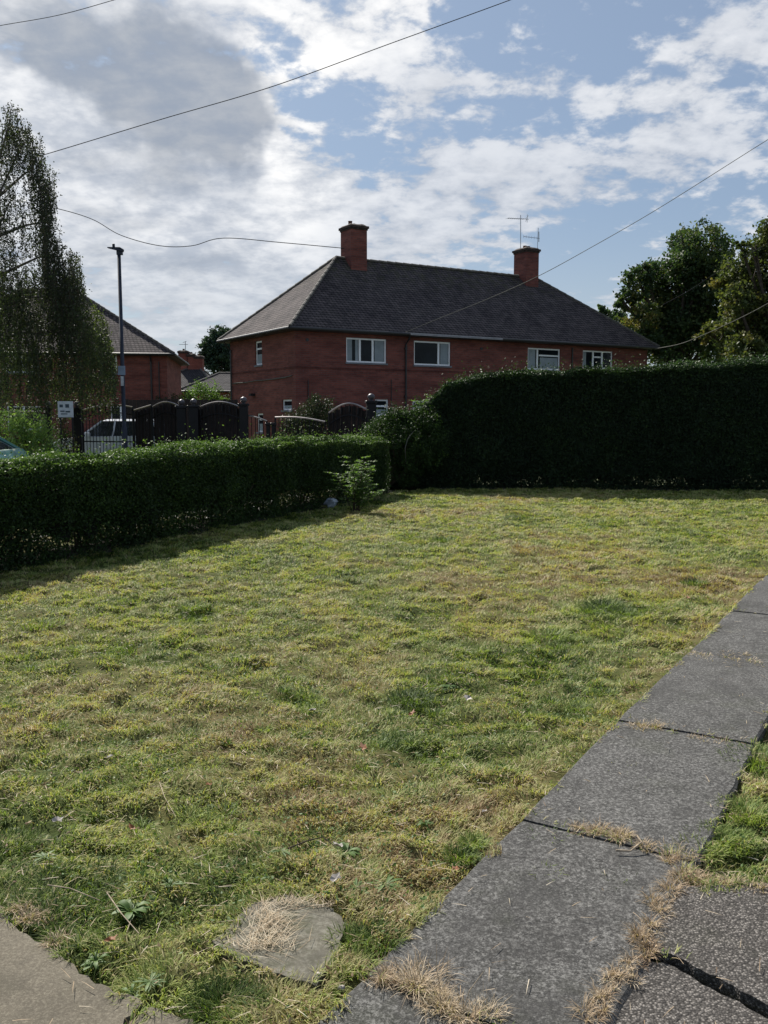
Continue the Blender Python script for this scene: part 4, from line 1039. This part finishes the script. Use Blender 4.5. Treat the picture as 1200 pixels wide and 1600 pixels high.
# local frame: x along +LX' where the facade seen runs to the left and nearer
lang = math.atan2(-math.cos(R(62)), math.sin(R(62)))          # facade direction running right and slightly nearer/farther
fd = Vector((math.sin(R(82)), math.cos(R(82)), 0))
lh.location = LC - fd * LLn; lh.rotation_euler = (0, 0, math.atan2(fd.y, fd.x))
L0 = Vector(lh.location); fy = Vector((-fd.y, fd.x, 0))
def on_left(px, py):
    r_ = ray(px, py); t = L0.dot(fy) / r_.dot(fy); P = r_ * t; return (P - L0).dot(fd), EYE + P.z
a, zt_ = on_left(170, 553); b, zb_ = on_left(183, 583)
EZ = on_left(262, 556)[1]
holes = [(a, b, zb_, zt_), (a - 5, a - 3.4, zb_, zt_), (a, b + .6, .9, 2.1), (a - 5, a - 3.4, .9, 2.1)]
q = MB(); wall_sheet(q, LLn, EZ, holes, IM)
q.add([(0, 0, -.3), (0, LD, -.3), (0, LD, EZ), (0, 0, EZ)], [(3, 2, 1, 0)]); q.add([(LLn, 0, -.3), (LLn, LD, -.3), (LLn, LD, EZ), (LLn, 0, EZ)], [(0, 1, 2, 3)]); q.add([(0, LD, -.3), (LLn, LD, -.3), (LLn, LD, EZ), (0, LD, EZ)], [(3, 2, 1, 0)])
q.build('wall', M['brick'], lh)
for hh in holes: window(lh, IM, *hh, bars=((hh[0] + hh[1]) / 2,) if hh[1] - hh[0] > .8 else (), hbars=())
rp = on_left(105, 455); hip_roof(lh, LLn, LD, EZ + .1, EZ + 3.75, 5.2, M['roof'], .4)
x_ = on_left(237, 600)[0]; q = MB(); q.tube([(x_, -.38, EZ), (x_, -.07, EZ - .3), (x_, -.07, 0)], .045, 8); q.build('drainpipe', M['gutter'], lh)
x_ = on_left(249, 600)[0]; q = MB(); q.tube([(x_, -.05, EZ - .3), (x_, -.05, 0)], .03, 8); q.build('drainpipe', M['gutter'], lh)

# distant houses between
def far_house(px0, px1, Y, eave_py, ridge_py, label, inset0, inset1, depth=6., rot=0., chim=()):
    A = AT(px0, 650, Y); B = AT(px1, 650, Y); L_ = (B - A).length; ez = AT(px0, eave_py, Y).z; rz = AT(px0, ridge_py, Y + depth / 2).z
    r = thing('brick_house', label, 'house', (A.x, A.y, 0), rot)
    q = MB(); hs = [(L_ * f, L_ * f + 1.1, 1.0, 2.1) for f in (.2, .6)]
    wall_sheet(q, L_, ez, hs, IM); q.add([(0, 0, -.3), (0, depth, -.3), (0, depth, ez), (0, 0, ez)], [(3, 2, 1, 0)]); q.add([(L_, 0, -.3), (L_, depth, -.3), (L_, depth, ez), (L_, 0, ez)], [(0, 1, 2, 3)]); q.add([(0, depth, -.3), (L_, depth, -.3), (L_, depth, ez), (0, depth, ez)], [(3, 2, 1, 0)]); q.build('wall', M['brick_far'], r)
    for hh in hs: window(r, IM, *hh, bars=((hh[0] + hh[1]) / 2,))
    hip_roof(r, L_, depth, ez + .1, rz, inset0, M['roof_far'], .35, inset1)
    for (px, pyt, w) in chim:
        c = AT(px, pyt, Y + depth / 2); chimney(r, c.x - A.x, depth / 2, w, .7, rz - 1., c.z, [(0, 0, .18)], int(px), M['brick_far'])
    return r
far_house(225, 330, 70, 607, 574, 'distant house with steep grey roof and a tight row of three brick chimneys', 3.1, 1.5, 6.5, 0, [(287, 549, .75), (299, 554, .6), (311, 557, .65)])
far_house(286, 420, 60, 613, 583, 'distant low house with plain grey roof tucked beside the main house wall', 1.9, 1.5, 6., 0)
q = MB(); p0 = AT(290, 552, 73); q.tube([p0, p0 + Vector((0, 0, .95))], .03, 5); q.tube([p0 + Vector((-.5, 0, .7)), p0 + Vector((.2, 0, .7))], .025, 4); q.tube([p0 + Vector((-.2, 0, .85)), p0 + Vector((.1, 0, .95))], .02, 4)
tag(q.build('tv_aerial', M['alu']), 'tiny distant television aerial above the three far chimneys', 'aerial')

# ------------------------------------------------------------ trees
def tree(name, label, px_base, Y, lobes, n, size, mat, seed, trunk_r=.28, cat='tree', depth=.8, tint0=.45, clumps=None, split=.3, bark=None):
    B = AT(px_base, 650, Y); root = thing(name, label, cat, (B.x, B.y, 0)); g = np.random.default_rng(seed); rr = random.Random(seed)
    P = []; Tt = []; tips = []; tot = sum(l[2] ** 2 for l in lobes)
    for lb in lobes:
        px, py, rp = lb[:3]; dt = lb[3] if len(lb) > 3 else 0; r = rp / F * Y
        c = AT(px, py, Y) - Vector((B.x, B.y, 0)); c.y = rr.uniform(-depth, depth) * 1.6; tips.append((c, r))
        m = int(n * lb[2] ** 2 / tot); nc = max(6, int(m / 42))
        d_ = g.normal(size=(nc, 3)); d_ /= np.linalg.norm(d_, axis=1)[:, None]; cc = d_ * (r * g.uniform(.25, 1.08, nc) ** .6)[:, None] + np.array(c)
        ct = g.normal(tint0 + dt, .17, nc); k = g.integers(0, nc, m)
        P.append(cc[k] + g.normal(size=(m, 3)) * np.array([1, 1, .7]) * min(r * .17, size * 2.6)); Tt.append(ct[k] + g.normal(0, .08, m))
    P = np.concatenate(P); Tt = np.clip(np.concatenate(Tt), 0, 1)
    leaves('crown', P, size, mat, root, .7, Tt, np.array([0, 0, 1.]), .5, .25, seed)
    q = MB(); zl = min(t[0].z - t[1] * .3 for t in tips); fork = Vector((0, 0, max(zl * .75, 1.5)))
    q.tube([(0, 0, -.1), (.02, 0, .5), fork * .6, fork], [trunk_r * 1.25, trunk_r, trunk_r * .9, trunk_r * .8], 10)
    for c, r in tips:
        m1 = fork.lerp(c, .45) + Vector((rr.uniform(-.3, .3), rr.uniform(-.3, .3), .3)); r0 = trunk_r * .38
        q.tube([fork, m1, c], [r0, r0 * .6, r0 * .3], 6)
        for j in range(5):
            e = c + Vector((rr.gauss(0, r * .5), rr.gauss(0, r * .5), rr.gauss(0, r * .5))); q.tube([m1.lerp(c, rr.uniform(.3, 1)), c.lerp(e, .5) + Vector((0, 0, .1)), e], [r0 * .3, r0 * .2, r0 * .08], 4)
    q.build('trunk', bark or M['bark'], root)
    return root
tree('broadleaf_tree', 'large dark green broadleaf tree right of the main roof, yellower low on its left', 1060, 47,
     [(1088, 395, 38), (1062, 418, 34), (1112, 415, 32), (1030, 440, 30), (1003, 430, 17), (990, 448, 24), (972, 468, 17), (1060, 460, 42), (1105, 460, 42), (1128, 440, 20), (1020, 490, 36, .25), (1000, 505, 28, .3), (1070, 510, 48, .05), (1110, 520, 40), (1040, 540, 40, .1), (1130, 550, 34), (962, 475, 10), (1000, 545, 28), (1080, 372, 22), (1150, 480, 25)], 47000, .17, M['maple'], 31, .4, tint0=.48)
tree('broadleaf_tree', 'broadleaf tree with olive and yellow-brown leaves at the right edge of the picture', 1215, 40,
     [(1190, 375, 26), (1165, 395, 16), (1150, 388, 8), (1180, 420, 36, .1), (1225, 400, 50), (1150, 440, 26, .2), (1135, 470, 22, .25), (1170, 470, 34, .15), (1220, 470, 50), (1140, 515, 28, .2), (1118, 515, 17, .3), (1175, 520, 40, .1), (1230, 540, 55), (1150, 555, 30, .1), (1200, 570, 40), (1270, 440, 60), (1280, 530, 60)], 50000, .155, M['olive'], 32, .38, tint0=.42)
tree('broadleaf_tree', 'small distant tree poking up between the main roof and the big tree', 935, 62, [(938, 486, 10), (950, 492, 12), (930, 500, 12), (960, 505, 16), (985, 520, 18), (950, 520, 20)], 9000, .18, M['maple'], 33, .2)
tree('broadleaf_tree', 'distant blue-green tree behind the far roofs, left of the main house', 350, 95, [(345, 532, 20), (330, 545, 18), (362, 540, 22), (322, 560, 14), (345, 562, 26), (375, 560, 26), (395, 555, 20)], 26000, .28, M['fartree'], 34, .4)
tree('dark_tree', 'dark leafy mass of a tree standing behind the right end of the tall hedge', 1130, 30, [(1070, 590, 24), (1110, 592, 26), (1160, 590, 26), (1210, 588, 30), (1090, 620, 30), (1150, 620, 34)], 22000, .11, M['maple'], 35, .2, tint0=.2)

# weeping birch
def birch():
    Y0 = 24.5; B = AT(-70, 650, Y0); root = thing('weeping_birch', 'tall weeping birch with long hanging strands at the left edge', 'tree', (B.x, B.y, 0)); g = np.random.default_rng(77); rr = random.Random(77)
    off = Vector((B.x, B.y, 0)); P = []; Tt = []; br = MB(); tr = MB()
    tr.tube([(0, 0, -.1), (.05, 0, 1.5), (.0, .05, 4), (.1, 0, 6.5), (.05, 0, 9)], [.24, .19, .15, .10, .03], 9)
    def strand(px, py, L_, dens, y_off, t0, sz=1., sway=.15):
        p = AT(px, py, Y0 + y_off) - off
        n = max(3, int(L_ / .035 * dens)); sx = rr.gauss(0, sway); sy = rr.gauss(0, sway); ph = rr.uniform(0, 6)
        pts = [p + Vector((sx * f * L_ + .035 * math.sin(ph + f * 7), sy * f * L_, -L_ * f + .07 * math.sin(min(f * 6, 3.14)))) for f in (0, .25, .5, .75, 1)]
        br.tube(pts, [.006, .005, .004, .003, .002], 3)
        for k in range(n):
            f = rr.random(); i = min(3, int(f * 4)); c = pts[i].lerp(pts[i + 1], f * 4 - i); w = .045 + .03 * math.sin(ph + f * 11)
            P.append((c.x + rr.gauss(0, w), c.y + rr.gauss(0, w), c.z + rr.gauss(0, .03))); Tt.append(min(1, max(0, t0 + rr.gauss(0, .15))))
    # limbs reaching up and out from the trunk, photographed against the sky
    tips = []
    for (pts_, r0) in [(((-70, 420), (-10, 372), (40, 352), (80, 345)), .07), (((-70, 330), (0, 305), (40, 270), (60, 262)), .06), (((-65, 300), (0, 245), (15, 190), (5, 165)), .05), (((-70, 300), (0, 300), (30, 235), (48, 212)), .05),
                       (((-70, 400), (0, 350), (18, 310), (28, 290)), .035), (((-70, 470), (10, 425), (60, 402), (98, 400)), .06), (((-70, 500), (40, 465), (110, 462), (160, 490)), .05), (((-70, 540), (30, 520), (120, 520), (165, 545)), .05), (((-65, 260), (-30, 200), (-10, 170), (-20, 150)), .05)]:
        yo = rr.uniform(-1.2, 1.2); V_ = []
        for i, (a, b) in enumerate(pts_):
            V_.append(AT(a, b, Y0 + yo * i / 3) - off)
        V_[0] = Vector((0, 0, V_[0].z - .3)); tr.tube(V_, [r0, r0 * .7, r0 * .4, r0 * .15], 6)
    # outline of the crown: x limit by height
    lim = [(150, 12), (165, 30), (190, 44), (215, 66), (250, 76), (290, 90), (340, 88), (385, 95), (400, 128), (440, 128), (470, 148), (500, 172), (540, 182), (600, 186), (640, 178)]
    def xl(y): return float(np.interp(y, [a[0] for a in lim], [a[1] for a in lim]))
    CC = [(lambda yy: (xl(yy) - 6 - abs(rr.gauss(0, 1)) * 58, yy))(172 + 246 * rr.random() ** .85) for _ in range(92)]
    for k in range(470):          # open top, strands hanging in bunches
        cx_, cy_ = CC[k % 92]; y_ = cy_ + rr.gauss(0, 12); x_ = min(cx_ + rr.gauss(0, 6), xl(y_) + 2)
        if x_ < -160: continue
        strand(x_, y_, rr.uniform(.45, 1.5), rr.uniform(1.2, 2.3), rr.uniform(-1.6, 1.6), .12, sway=.05)  # dark greyish leaf tint paints the backlit crown
    for k in range(60):          # strands on the outer edge
        y_ = rr.uniform(185, 360); strand(xl(y_) - rr.uniform(2, 30), y_, rr.uniform(.6, 1.3), 1.5, rr.uniform(-.8, .8), .2, sway=.04)
    for k in range(60):
        y_ = rr.uniform(395, 470); strand(xl(y_) - rr.uniform(0, 60), y_, rr.uniform(.6, 1.2), 2.0, rr.uniform(-1.2, 1.2), .3, sway=.05)
    for k in range(1020):          # dense lower curtain
        y_ = rr.uniform(420, 600); lim_x = xl(y_); x_ = lim_x - (rr.random() ** 1.15) * 190 - 3
        if x_ < -150 or rr.random() > .25 + 1.2 * float(vn(np.array([x_]), np.array([y_]), 28, 13)[0]): continue
        strand(x_, y_, min(rr.uniform(.5, 1.5), (655 - y_) / F * Y0), rr.uniform(1.8, 3.2), rr.uniform(-1.8, 1.8), .42 + .25 * (float(vn(np.array([x_]), np.array([y_]), 40, 8)[0]) - .5) * 2, sway=.05)  # lighter leaf tint paints lit spots into the curtain
    P = np.array(P); leaves('crown', P, .056, M['birch'], root, .7, np.array(Tt), None, 0, .2, 5)
    br.build('twigs', M['stem'], root); tr.build('trunk', M['birchbark'], root)
birch()
# bush under the birch, sunlight put into its raised leaf tint
Bq = AT(45, 650, 19.6); shrub('leafy_bush', 'sunlit light-green bush behind the low hedge at the left, in front of the railings', (Bq.x, Bq.y, 0), [(-.35, 0, 1.50, .28), (0, 0, 1.35, .38), (-.75, .1, 1.45, .3), (.3, 0, 1.1, .36), (-.3, -.1, 1.0, .4), (-.9, 0, 1.0, .35), (.55, 0, .7, .3), (-.5, -.1, .5, .45), (.3, -.1, .55, .4)], 9000, .065, M['bright'], M['stem'], 41, .72)
Bq = AT(100, 650, 25); shrub('thin_bush', 'thin dark shrub between the light-green bush and the white sign', (Bq.x, Bq.y, 0), [(0, 0, 1.0, .3), (.1, 0, .6, .3), (-.1, 0, 1.4, .2)], 1600, .06, M['darkshrub'], M['stem'], 42, .6)
Bq = AT(482, 650, 31); shrub('climbing_shrub', 'dark straggly shrub growing against the corner of the main house', (Bq.x, Bq.y, 0), [(-.5, 0, 1.3, .5), (.1, 0, 1.6, .55), (.6, 0, 1.55, .45), (0, 0, .9, .7), (1., 0, 1.2, .4), (-.8, 0, .8, .4), (.2, .1, 2.1, .2), (.6, 0, 2.0, .2)], 13000, .07, M['darkshrub'], M['stem'], 43, .45)
Bq = AT(315, 650, 44); shrub('garden_shrub', 'small bright yellow-green bush in front of the far roofs', (Bq.x, Bq.y, 0), [(0, 0, 2.9, .35), (.5, 0, 2.6, .45), (-.5, 0, 2.5, .4), (0, 0, 1.6, .6), (.9, 0, 2.3, .3)], 3500, .11, M['bright'], M['stem'], 44, .25)
Bq = AT(612, 650, 30); shrub('garden_shrub', 'yellow-green bush under the ground-floor window beside the right-hand gate pillar', (Bq.x, Bq.y, 0), [(0, 0, 1.4, .3), (.3, 0, 1.2, .35), (-.2, 0, 1., .4)], 2200, .07, M['bright'], M['stem'], 45, .15)
Bq = AT(350, 650, 46); shrub('garden_hedge', 'low dark green garden hedge in front of the distant low house', (Bq.x, Bq.y, 0), [(x_, 0, 2.3, .42) for x_ in (-3.2, -2.4, -1.6, -.8, 0, .8)] + [(x_, 0, 1.6, .6) for x_ in (-3, -2, -1, 0, 1)], 9000, .10, M['darkshrub'], M['stem'], 46, .4, cat='hedge')

# ------------------------------------------------------------ railings, gates, pillars across the road
def FD(px): return 26.2 - (px - 100) / 480 * 3.2           # the boundary comes a little nearer to the right
def fp(px, py): return AT(px, py, FD(px))
def pillar(px, top_py, w, label, ball=True):
    b = fp(px, 650); z1 = fp(px, top_py).z; r = thing('gate_pillar', label, 'pillar', (b.x, b.y, 0), .12, 'black gate pillars with ball caps')
    q = MB(); q.bbox(-w / 2, -w / 2, -.1, w / 2, w / 2, z1 - .22, .015); q.bbox(-w / 2 - .03, -w / 2 - .03, z1 - .222, w / 2 + .03, w / 2 + .03, z1 - .16, .012); q.build('shaft', M['iron'], r)
    if ball:
        q = MB(); q.lathe([(.05, 0), (.04, .02), (.07, .04), (.095, .09), (.09, .13), (.06, .165), (.01, .185)], (0, 0, z1 - .165), 14); q.build('ball_cap', M['ball'], r, True)
    return r
pillar(121, 628, .22, 'black gate pillar with ball cap at the left, beside the white sign')
pillar(284, 625, .27, 'left one of the two black ball-capped pillars standing close together')
pillar(303, 624, .27, 'right one of the two black ball-capped pillars standing close together')
pillar(381, 621, .24, 'black ball-capped pillar in front of the side wall of the main house')
pillar(580, 616, .24, 'black ball-capped pillar nearest the tall hedge, beside the small arched gate')
pillar(76, 628, .16, 'slim black ball-capped pillar left of the white sign')
pillar(419, 651, .10, 'left one of two short thin black posts at the end of the low railing', False)
pillar(427, 651, .10, 'right one of two short thin black posts at the end of the low railing', False)
def railing(p0, p1, arch, label, mid=None, name='iron_railing', gap=.11, cat='railing', side=0, base=.12, backing=False):
    """p0, p1 = (px, py) of the top rail's ends, arch = rise in px; parts: rails, bars"""
    A = fp(*p0); B = fp(*p1); r = thing(name, label, cat, (A.x, A.y, 0)); o = Vector((A.x, A.y, 0)); L_ = (Vector((B.x, B.y, 0)) - o).length
    n = 14; top = []; up = arch / F * A.y
    for i in range(n + 1):
        f = i / n; p = A.lerp(B, f) - o
        if arch: p.z += up * (math.sin(math.pi * f) if side == 0 else (math.sin(math.pi / 2 * f) if side > 0 else math.cos(math.pi / 2 * f)))
        top.append(p)
    q = MB()
    q.tube(top, .023, 6)
    q.build('top_rail', M['iron_rail'], r)
    q = MB(); hz = [base, base + .75]
    for z in hz: q.tube([Vector((0, 0, z)), Vector((B.x - A.x, B.y - A.y, z))], .018, 5)
    if mid:
        q.tube([Vector((p.x, p.y, p.z - mid)) for p in top], .016, 5)
    nb = int(L_ / gap)
    for k in range(nb + 1):
        f = k / nb; i = min(n - 1, int(f * n)); p = top[i].lerp(top[i + 1], f * n - i)
        q.tube([Vector((p.x, p.y, base)), p], .011 if k % nb else .024, 5)
        if k % 2 and mid: q.tube([Vector((p.x, p.y, p.z - mid * .75)), Vector((p.x, p.y, p.z - mid * .25))], .028, 6)
    q.build('bars', M['iron'], r)
    if backing:
        q = MB(); nb = int(L_ / .15); dv = Vector((B.x - A.x, B.y - A.y, 0)) / nb; dn = Vector((-dv.y, dv.x, 0)).normalized() * .05
        for k in range(nb):
            f = (k + .5) / nb; i = min(n - 1, int(f * n)); p = top[i].lerp(top[i + 1], f * n - i); a = dv * (k + .04) + dn; b = dv * (k + .96) + dn
            jit = random.uniform(-.004, .004); t_ = dn * .4
            vs = [a, b, b + t_, a + t_]; q.prism([(v.x, v.y + jit) for v in vs], .05, p.z - .06)
        q.build('boards', M['boards'], r)
    return r
railing((-10, 643), (74, 643), 0, 'plain black railing behind the light-green bush at the far left')
railing((129, 641), (207, 636), 6, 'see-through arched iron gate in front of the white car', .22, 'iron_gate', cat='gate')
railing((209, 641), (236, 633), 0, 'short iron panel with rising top rail between the open gate and the boarded gate', .2, 'iron_railing', backing=True)
railing((238, 636), (279, 634), 7, 'narrow arched gate backed with brown boards left of the paired pillars', .3, 'iron_gate', cat='gate', backing=True)
railing((308, 638), (376, 636), 9, 'arched gate backed with dark boards right of the paired pillars', .32, 'iron_gate', cat='gate', backing=True)
railing((387, 649), (417, 658), 1, 'low railing sloping down in front of the side wall of the main house')
railing((430, 652), (508, 659), 3, 'low dark railing in front of the climbing shrub')
railing((514, 645), (573, 640), 12, 'small gate with a strongly arched shiny top rail beside the pillar near the tall hedge', .3, 'iron_gate', cat='gate', backing=True)
# dark boarded fence further back
q = MB(); a = AT(196, 650, 33); b = AT(372, 650, 33)
for k in range(30):
    x0 = a.x + (b.x - a.x) * k / 30; q.bbox(x0 + .004, 33 + random.uniform(0, .01), -.1, x0 + (b.x - a.x) / 30 - .004, 33.03, 2.2 + random.uniform(-.02, .02), .003)
tag(q.build('board_fence', M['boards']), 'tall dark boarded fence behind the gates, below the distant roofs', 'fence')
# sign board
A = AT(90, 627, 22.3); B = AT(115, 652, 22.3)
r = thing('sign_board', 'white notice board with dark symbols fixed between two posts left of the gate pillar', 'sign', (A.x, A.y, 0))
w = B.x - A.x; q = MB(); q.bbox(0, -.01, B.z, w, .01, A.z, .004); q.build('board', M['sign'], r)
for (x0, z0, x1, z1) in [(.12, .62, .34, .80), (.50, .60, .74, .82), (.16, .34, .44, .42), (.50, .30, .80, .40), (.20, .18, .62, .24)]:
    q = MB(); q.box(w * x0, -.014, B.z + (A.z - B.z) * z0, w * x1, -.011, B.z + (A.z - B.z) * z1); q.build('symbol', M['mark'], r)
q = MB(); q.tube([(w * .12, .03, 0), (w * .12, .03, A.z - .03)], .02, 6); q.tube([(w * .88, .03, 0), (w * .88, .03, A.z - .03)], .02, 6); q.build('post', M['iron'], r)

# ------------------------------------------------------------ street lamp
LP = AT(193, 630, 23.5); zt = AT(187, 392, 23.5).z
r = thing('street_lamp', 'tall dark street lamp with a flat lantern left of the main house', 'street lamp', (LP.x, LP.y, 0))
q = MB(); q.tube([(0, 0, -.1), (0, 0, 1.3), (0, 0, 1.32), (0, 0, zt - .05)], [.075, .075, .052, .045], 10); q.build('pole', M['lamp'], r, True)
q = MB(); q.box(-.05, -.05, zt - .1, .09, .05, zt + .02); q.add([(-.28, -.06, zt + .07), (-.28, .06, zt + .07), (.10, .09, zt - .02), (.10, -.09, zt - .02), (-.28, -.05, zt + .09), (-.28, .05, zt + .09), (.05, .08, zt + .08), (.05, -.08, zt + .08), (.12, .06, zt + .04), (.12, -.06, zt + .04)],
      [(0, 3, 2, 1), (4, 5, 6, 7), (0, 1, 5, 4), (1, 2, 8, 6, 5), (0, 4, 7, 9, 3), (7, 6, 8, 9), (9, 8, 2, 3)]); q.build('lantern', M['lamp'], r)
q = MB(); q.lathe([(.035, 0), (.035, .09), (.02, .10)], (-.13, 0, zt + .08), 10); q.build('light_sensor', M['lamp'], r)
za, zb = AT(190, 586, 23.5).z, AT(190, 572, 23.5).z
q = MB(); q.bbox(-.10, -.075, za, .09, -.06, zb, .004); q.build('sign_plate', M['sign_blue'], r)
q = MB(); za, zb = AT(190, 603, 23.5).z, AT(190, 588, 23.5).z; q.bbox(-.035, -.075, za, .04, -.06, zb, .004); q.build('sign_plate', M['sign'], r)

# ------------------------------------------------------------ cars
def car(label, loc, rz, paint, L_=4.1, Wc=1.72, H_=1.46, bonnet=.95):
    """faces local -X; origin at its front"""
    r = thing('parked_car', label, 'car', loc, rz)
    prof_lo = [(0.02, .42), (.0, .62), (.10, .76), (.35, bonnet - .08), (1.05, bonnet), (L_ - .95, bonnet + .03), (L_ - .25, bonnet), (L_ - .04, .78), (L_, .5), (L_ - .08, .25), (.1, .24)]
    def loft(prof, ws, name, mat, parent):
        q = MB(); n = len(prof); m = len(ws); vs = []
        for (yy, inset) in ws:
            cx = L_ / 2; cz = sum(p[1] for p in prof) / n
            for (x, z) in prof: vs.append((cx + (x - cx) * (1 - inset), yy, cz + (z - cz) * (1 - inset * 1.2)))
        fs = [(j * n + i, j * n + (i + 1) % n, (j + 1) * n + (i + 1) % n, (j + 1) * n + i) for j in range(m - 1) for i in range(n)]
        fs.append(tuple(range(n))); fs.append(tuple((m - 1) * n + i for i in range(n - 1, -1, -1)))
        q.add(vs, fs); return q.build(name, mat, parent)
    W2 = Wc / 2
    loft(prof_lo, [(-W2, .035), (-W2 + .05, .01), (-W2 + .25, 0), (W2 - .25, 0), (W2 - .05, .01), (W2, .035)], 'body', paint, r)
    # cabin: glass house with painted roof and pillars
    base = [(1.0, bonnet - .02), (L_ - .35, bonnet)]; topx = [(1.75, H_ - .05), (L_ - .9, H_ - .05)]
    def cab(ins_b, ins_t, z_b, z_t, xb0, xb1, xt0, xt1, nm, mt):
        q = MB(); q.add([(xb0, -W2 + ins_b, z_b), (xb1, -W2 + ins_b, z_b), (xb1, W2 - ins_b, z_b), (xb0, W2 - ins_b, z_b), (xt0, -W2 + ins_t, z_t), (xt1, -W2 + ins_t, z_t), (xt1, W2 - ins_t, z_t), (xt0, W2 - ins_t, z_t)],
              [(0, 3, 2, 1), (4, 5, 6, 7), (0, 1, 5, 4), (1, 2, 6, 5), (2, 3, 7, 6), (3, 0, 4, 7)]); return q.build(nm, mt, r)
    cab(.07, .20, bonnet - .03, H_ - .06, 1.02, L_ - .32, 1.72, L_ - .85, 'windows', M['carglass'])
    q = MB(); zt_ = H_ - .06
    q.add([(1.68, -W2 + .19, zt_), (L_ - .82, -W2 + .19, zt_), (L_ - .82, W2 - .19, zt_), (1.68, W2 - .19, zt_), (1.85, -W2 + .28, H_), (L_ - 1.0, -W2 + .28, H_), (L_ - 1.0, W2 - .28, H_), (1.85, W2 - .28, H_)], [(0, 3, 2, 1), (4, 5, 6, 7), (0, 1, 5, 4), (1, 2, 6, 5), (2, 3, 7, 6), (3, 0, 4, 7)])
    for sg in (-1, 1):
        yb, yt = sg * (W2 - .065), sg * (W2 - .195)
        for (xb, xt, w) in ((1.0, 1.70, .035), (2.05, 2.12, .03), (2.95, 2.9, .035), (L_ - .34, L_ - .86, .05)):
            q.tube([(xb, yb, bonnet - .03), (xt, yt, zt_)], w, 5)
    q.build('roof', paint, r)
    for (x, sg) in ((.78, -1), (.78, 1), (L_ - .75, -1), (L_ - .75, 1)):
        q = MB(); q.lathe([(.20, -.10), (.29, -.10), (.315, -.06), (.315, .06), (.29, .10), (.20, .10)], (x, sg * (W2 - .09), .315), 20, 'Y'); w = q.build('wheel', M['tyre'], r, True)
        q = MB(); q.lathe([(.19, -.105), (.19, .105)], (x, sg * (W2 - .09), .315), 14, 'Y'); q.build('rim', M['rim'], w)
    for sg in (-1, 1):
        q = MB(); q.bbox(-.015, sg * (W2 - .38) - .14, .58, .12, sg * (W2 - .38) + .14, .72, .02); q.build('headlight', M['headlight'], r)
        q = MB(); q.bbox(1.25, sg * (W2 + .06) - .09, bonnet, 1.38, sg * (W2 + .06) + .09, bonnet + .13, .02); q.build('wing_mirror', paint, r)
    return r
C1 = AT(86, 650, 29.5); car('white car parked behind the see-through iron gate', (C1.x, C1.y, -.05), R(2), M['carwhite'], bonnet=1.0, H_=1.55)
C2 = AT(37, 650, 17.2); car('teal-green car parked at the far left beyond the low hedge', (C2.x - 4.2, C2.y, -.05), 0., M['carteal'], bonnet=1.0, H_=1.36)

# ------------------------------------------------------------ overhead wires
def wire(pts, label, mat=None, w=.9, name='overhead_wire'):
    P = [AT(*p) for p in pts]; q = MB()
    # smooth through the points (Catmull-Rom)
    S_ = []
    for i in range(len(P) - 1):
        p0, p1, p2, p3 = P[max(i - 1, 0)], P[i], P[i + 1], P[min(i + 2, len(P) - 1)]
        for k in range(8):
            t = k / 8; S_.append(.5 * ((2 * p1) + (p2 - p0) * t + (2 * p0 - 5 * p1 + 4 * p2 - p3) * t * t + (3 * p1 - p0 - 3 * p2 + p3) * t ** 3))
    S_.append(P[-1]); q.tube(S_, [w * .58 / F * s.y for s in S_], 8); return tag(q.build(name, mat or M['wire'], None, True), label, 'wire')
wire([(-60, 52, 22), (0, 40, 21), (90, 24, 19), (178, 0, 18), (300, -36, 16)], 'overhead wire crossing the top left corner of the sky', w=.8)
wire([(30, 252, 26), (75, 240, 25), (250, 187, 22), (420, 137, 19.5), (610, 68, 17), (797, 0, 15), (900, -40, 13.5)], 'long overhead wire running from the birch up to the top of the sky', w=1.0)
wire([(20, 312, 26), (90, 326, 27), (145, 343, 28.5), (190, 368, 30), (250, 384, 31.5), (300, 384, 33), (350, 372, 34.5), (440, 379, 36.5), (538, 388, 38.6)], 'kinked wire running from the birch to the left chimney', w=.95)
wire([(1290, 165, 14), (1200, 218, 16), (1030, 325, 20), (930, 383, 24), (840, 432, 28), (760, 468, 31.5), (690, 496, 33.5), (634, 519, 34.9)], 'sloping wire running from the upper right down across the main roof', M['wire_pale'], w=.85)
wire([(1023, 545, 44), (1060, 538, 40), (1095, 525, 36), (1150, 500, 31), (1200, 474, 27), (1290, 420, 22)], 'pale green wire from the right end of the gutter past the trees', M['wire_pale'], w=.85)
wire([(1036, 476, 36), (1075, 455, 33), (1120, 426, 30), (1200, 380, 26), (1290, 325, 22)], 'thin wire crossing the two broadleaf trees at the right', M['wire'], w=.7)
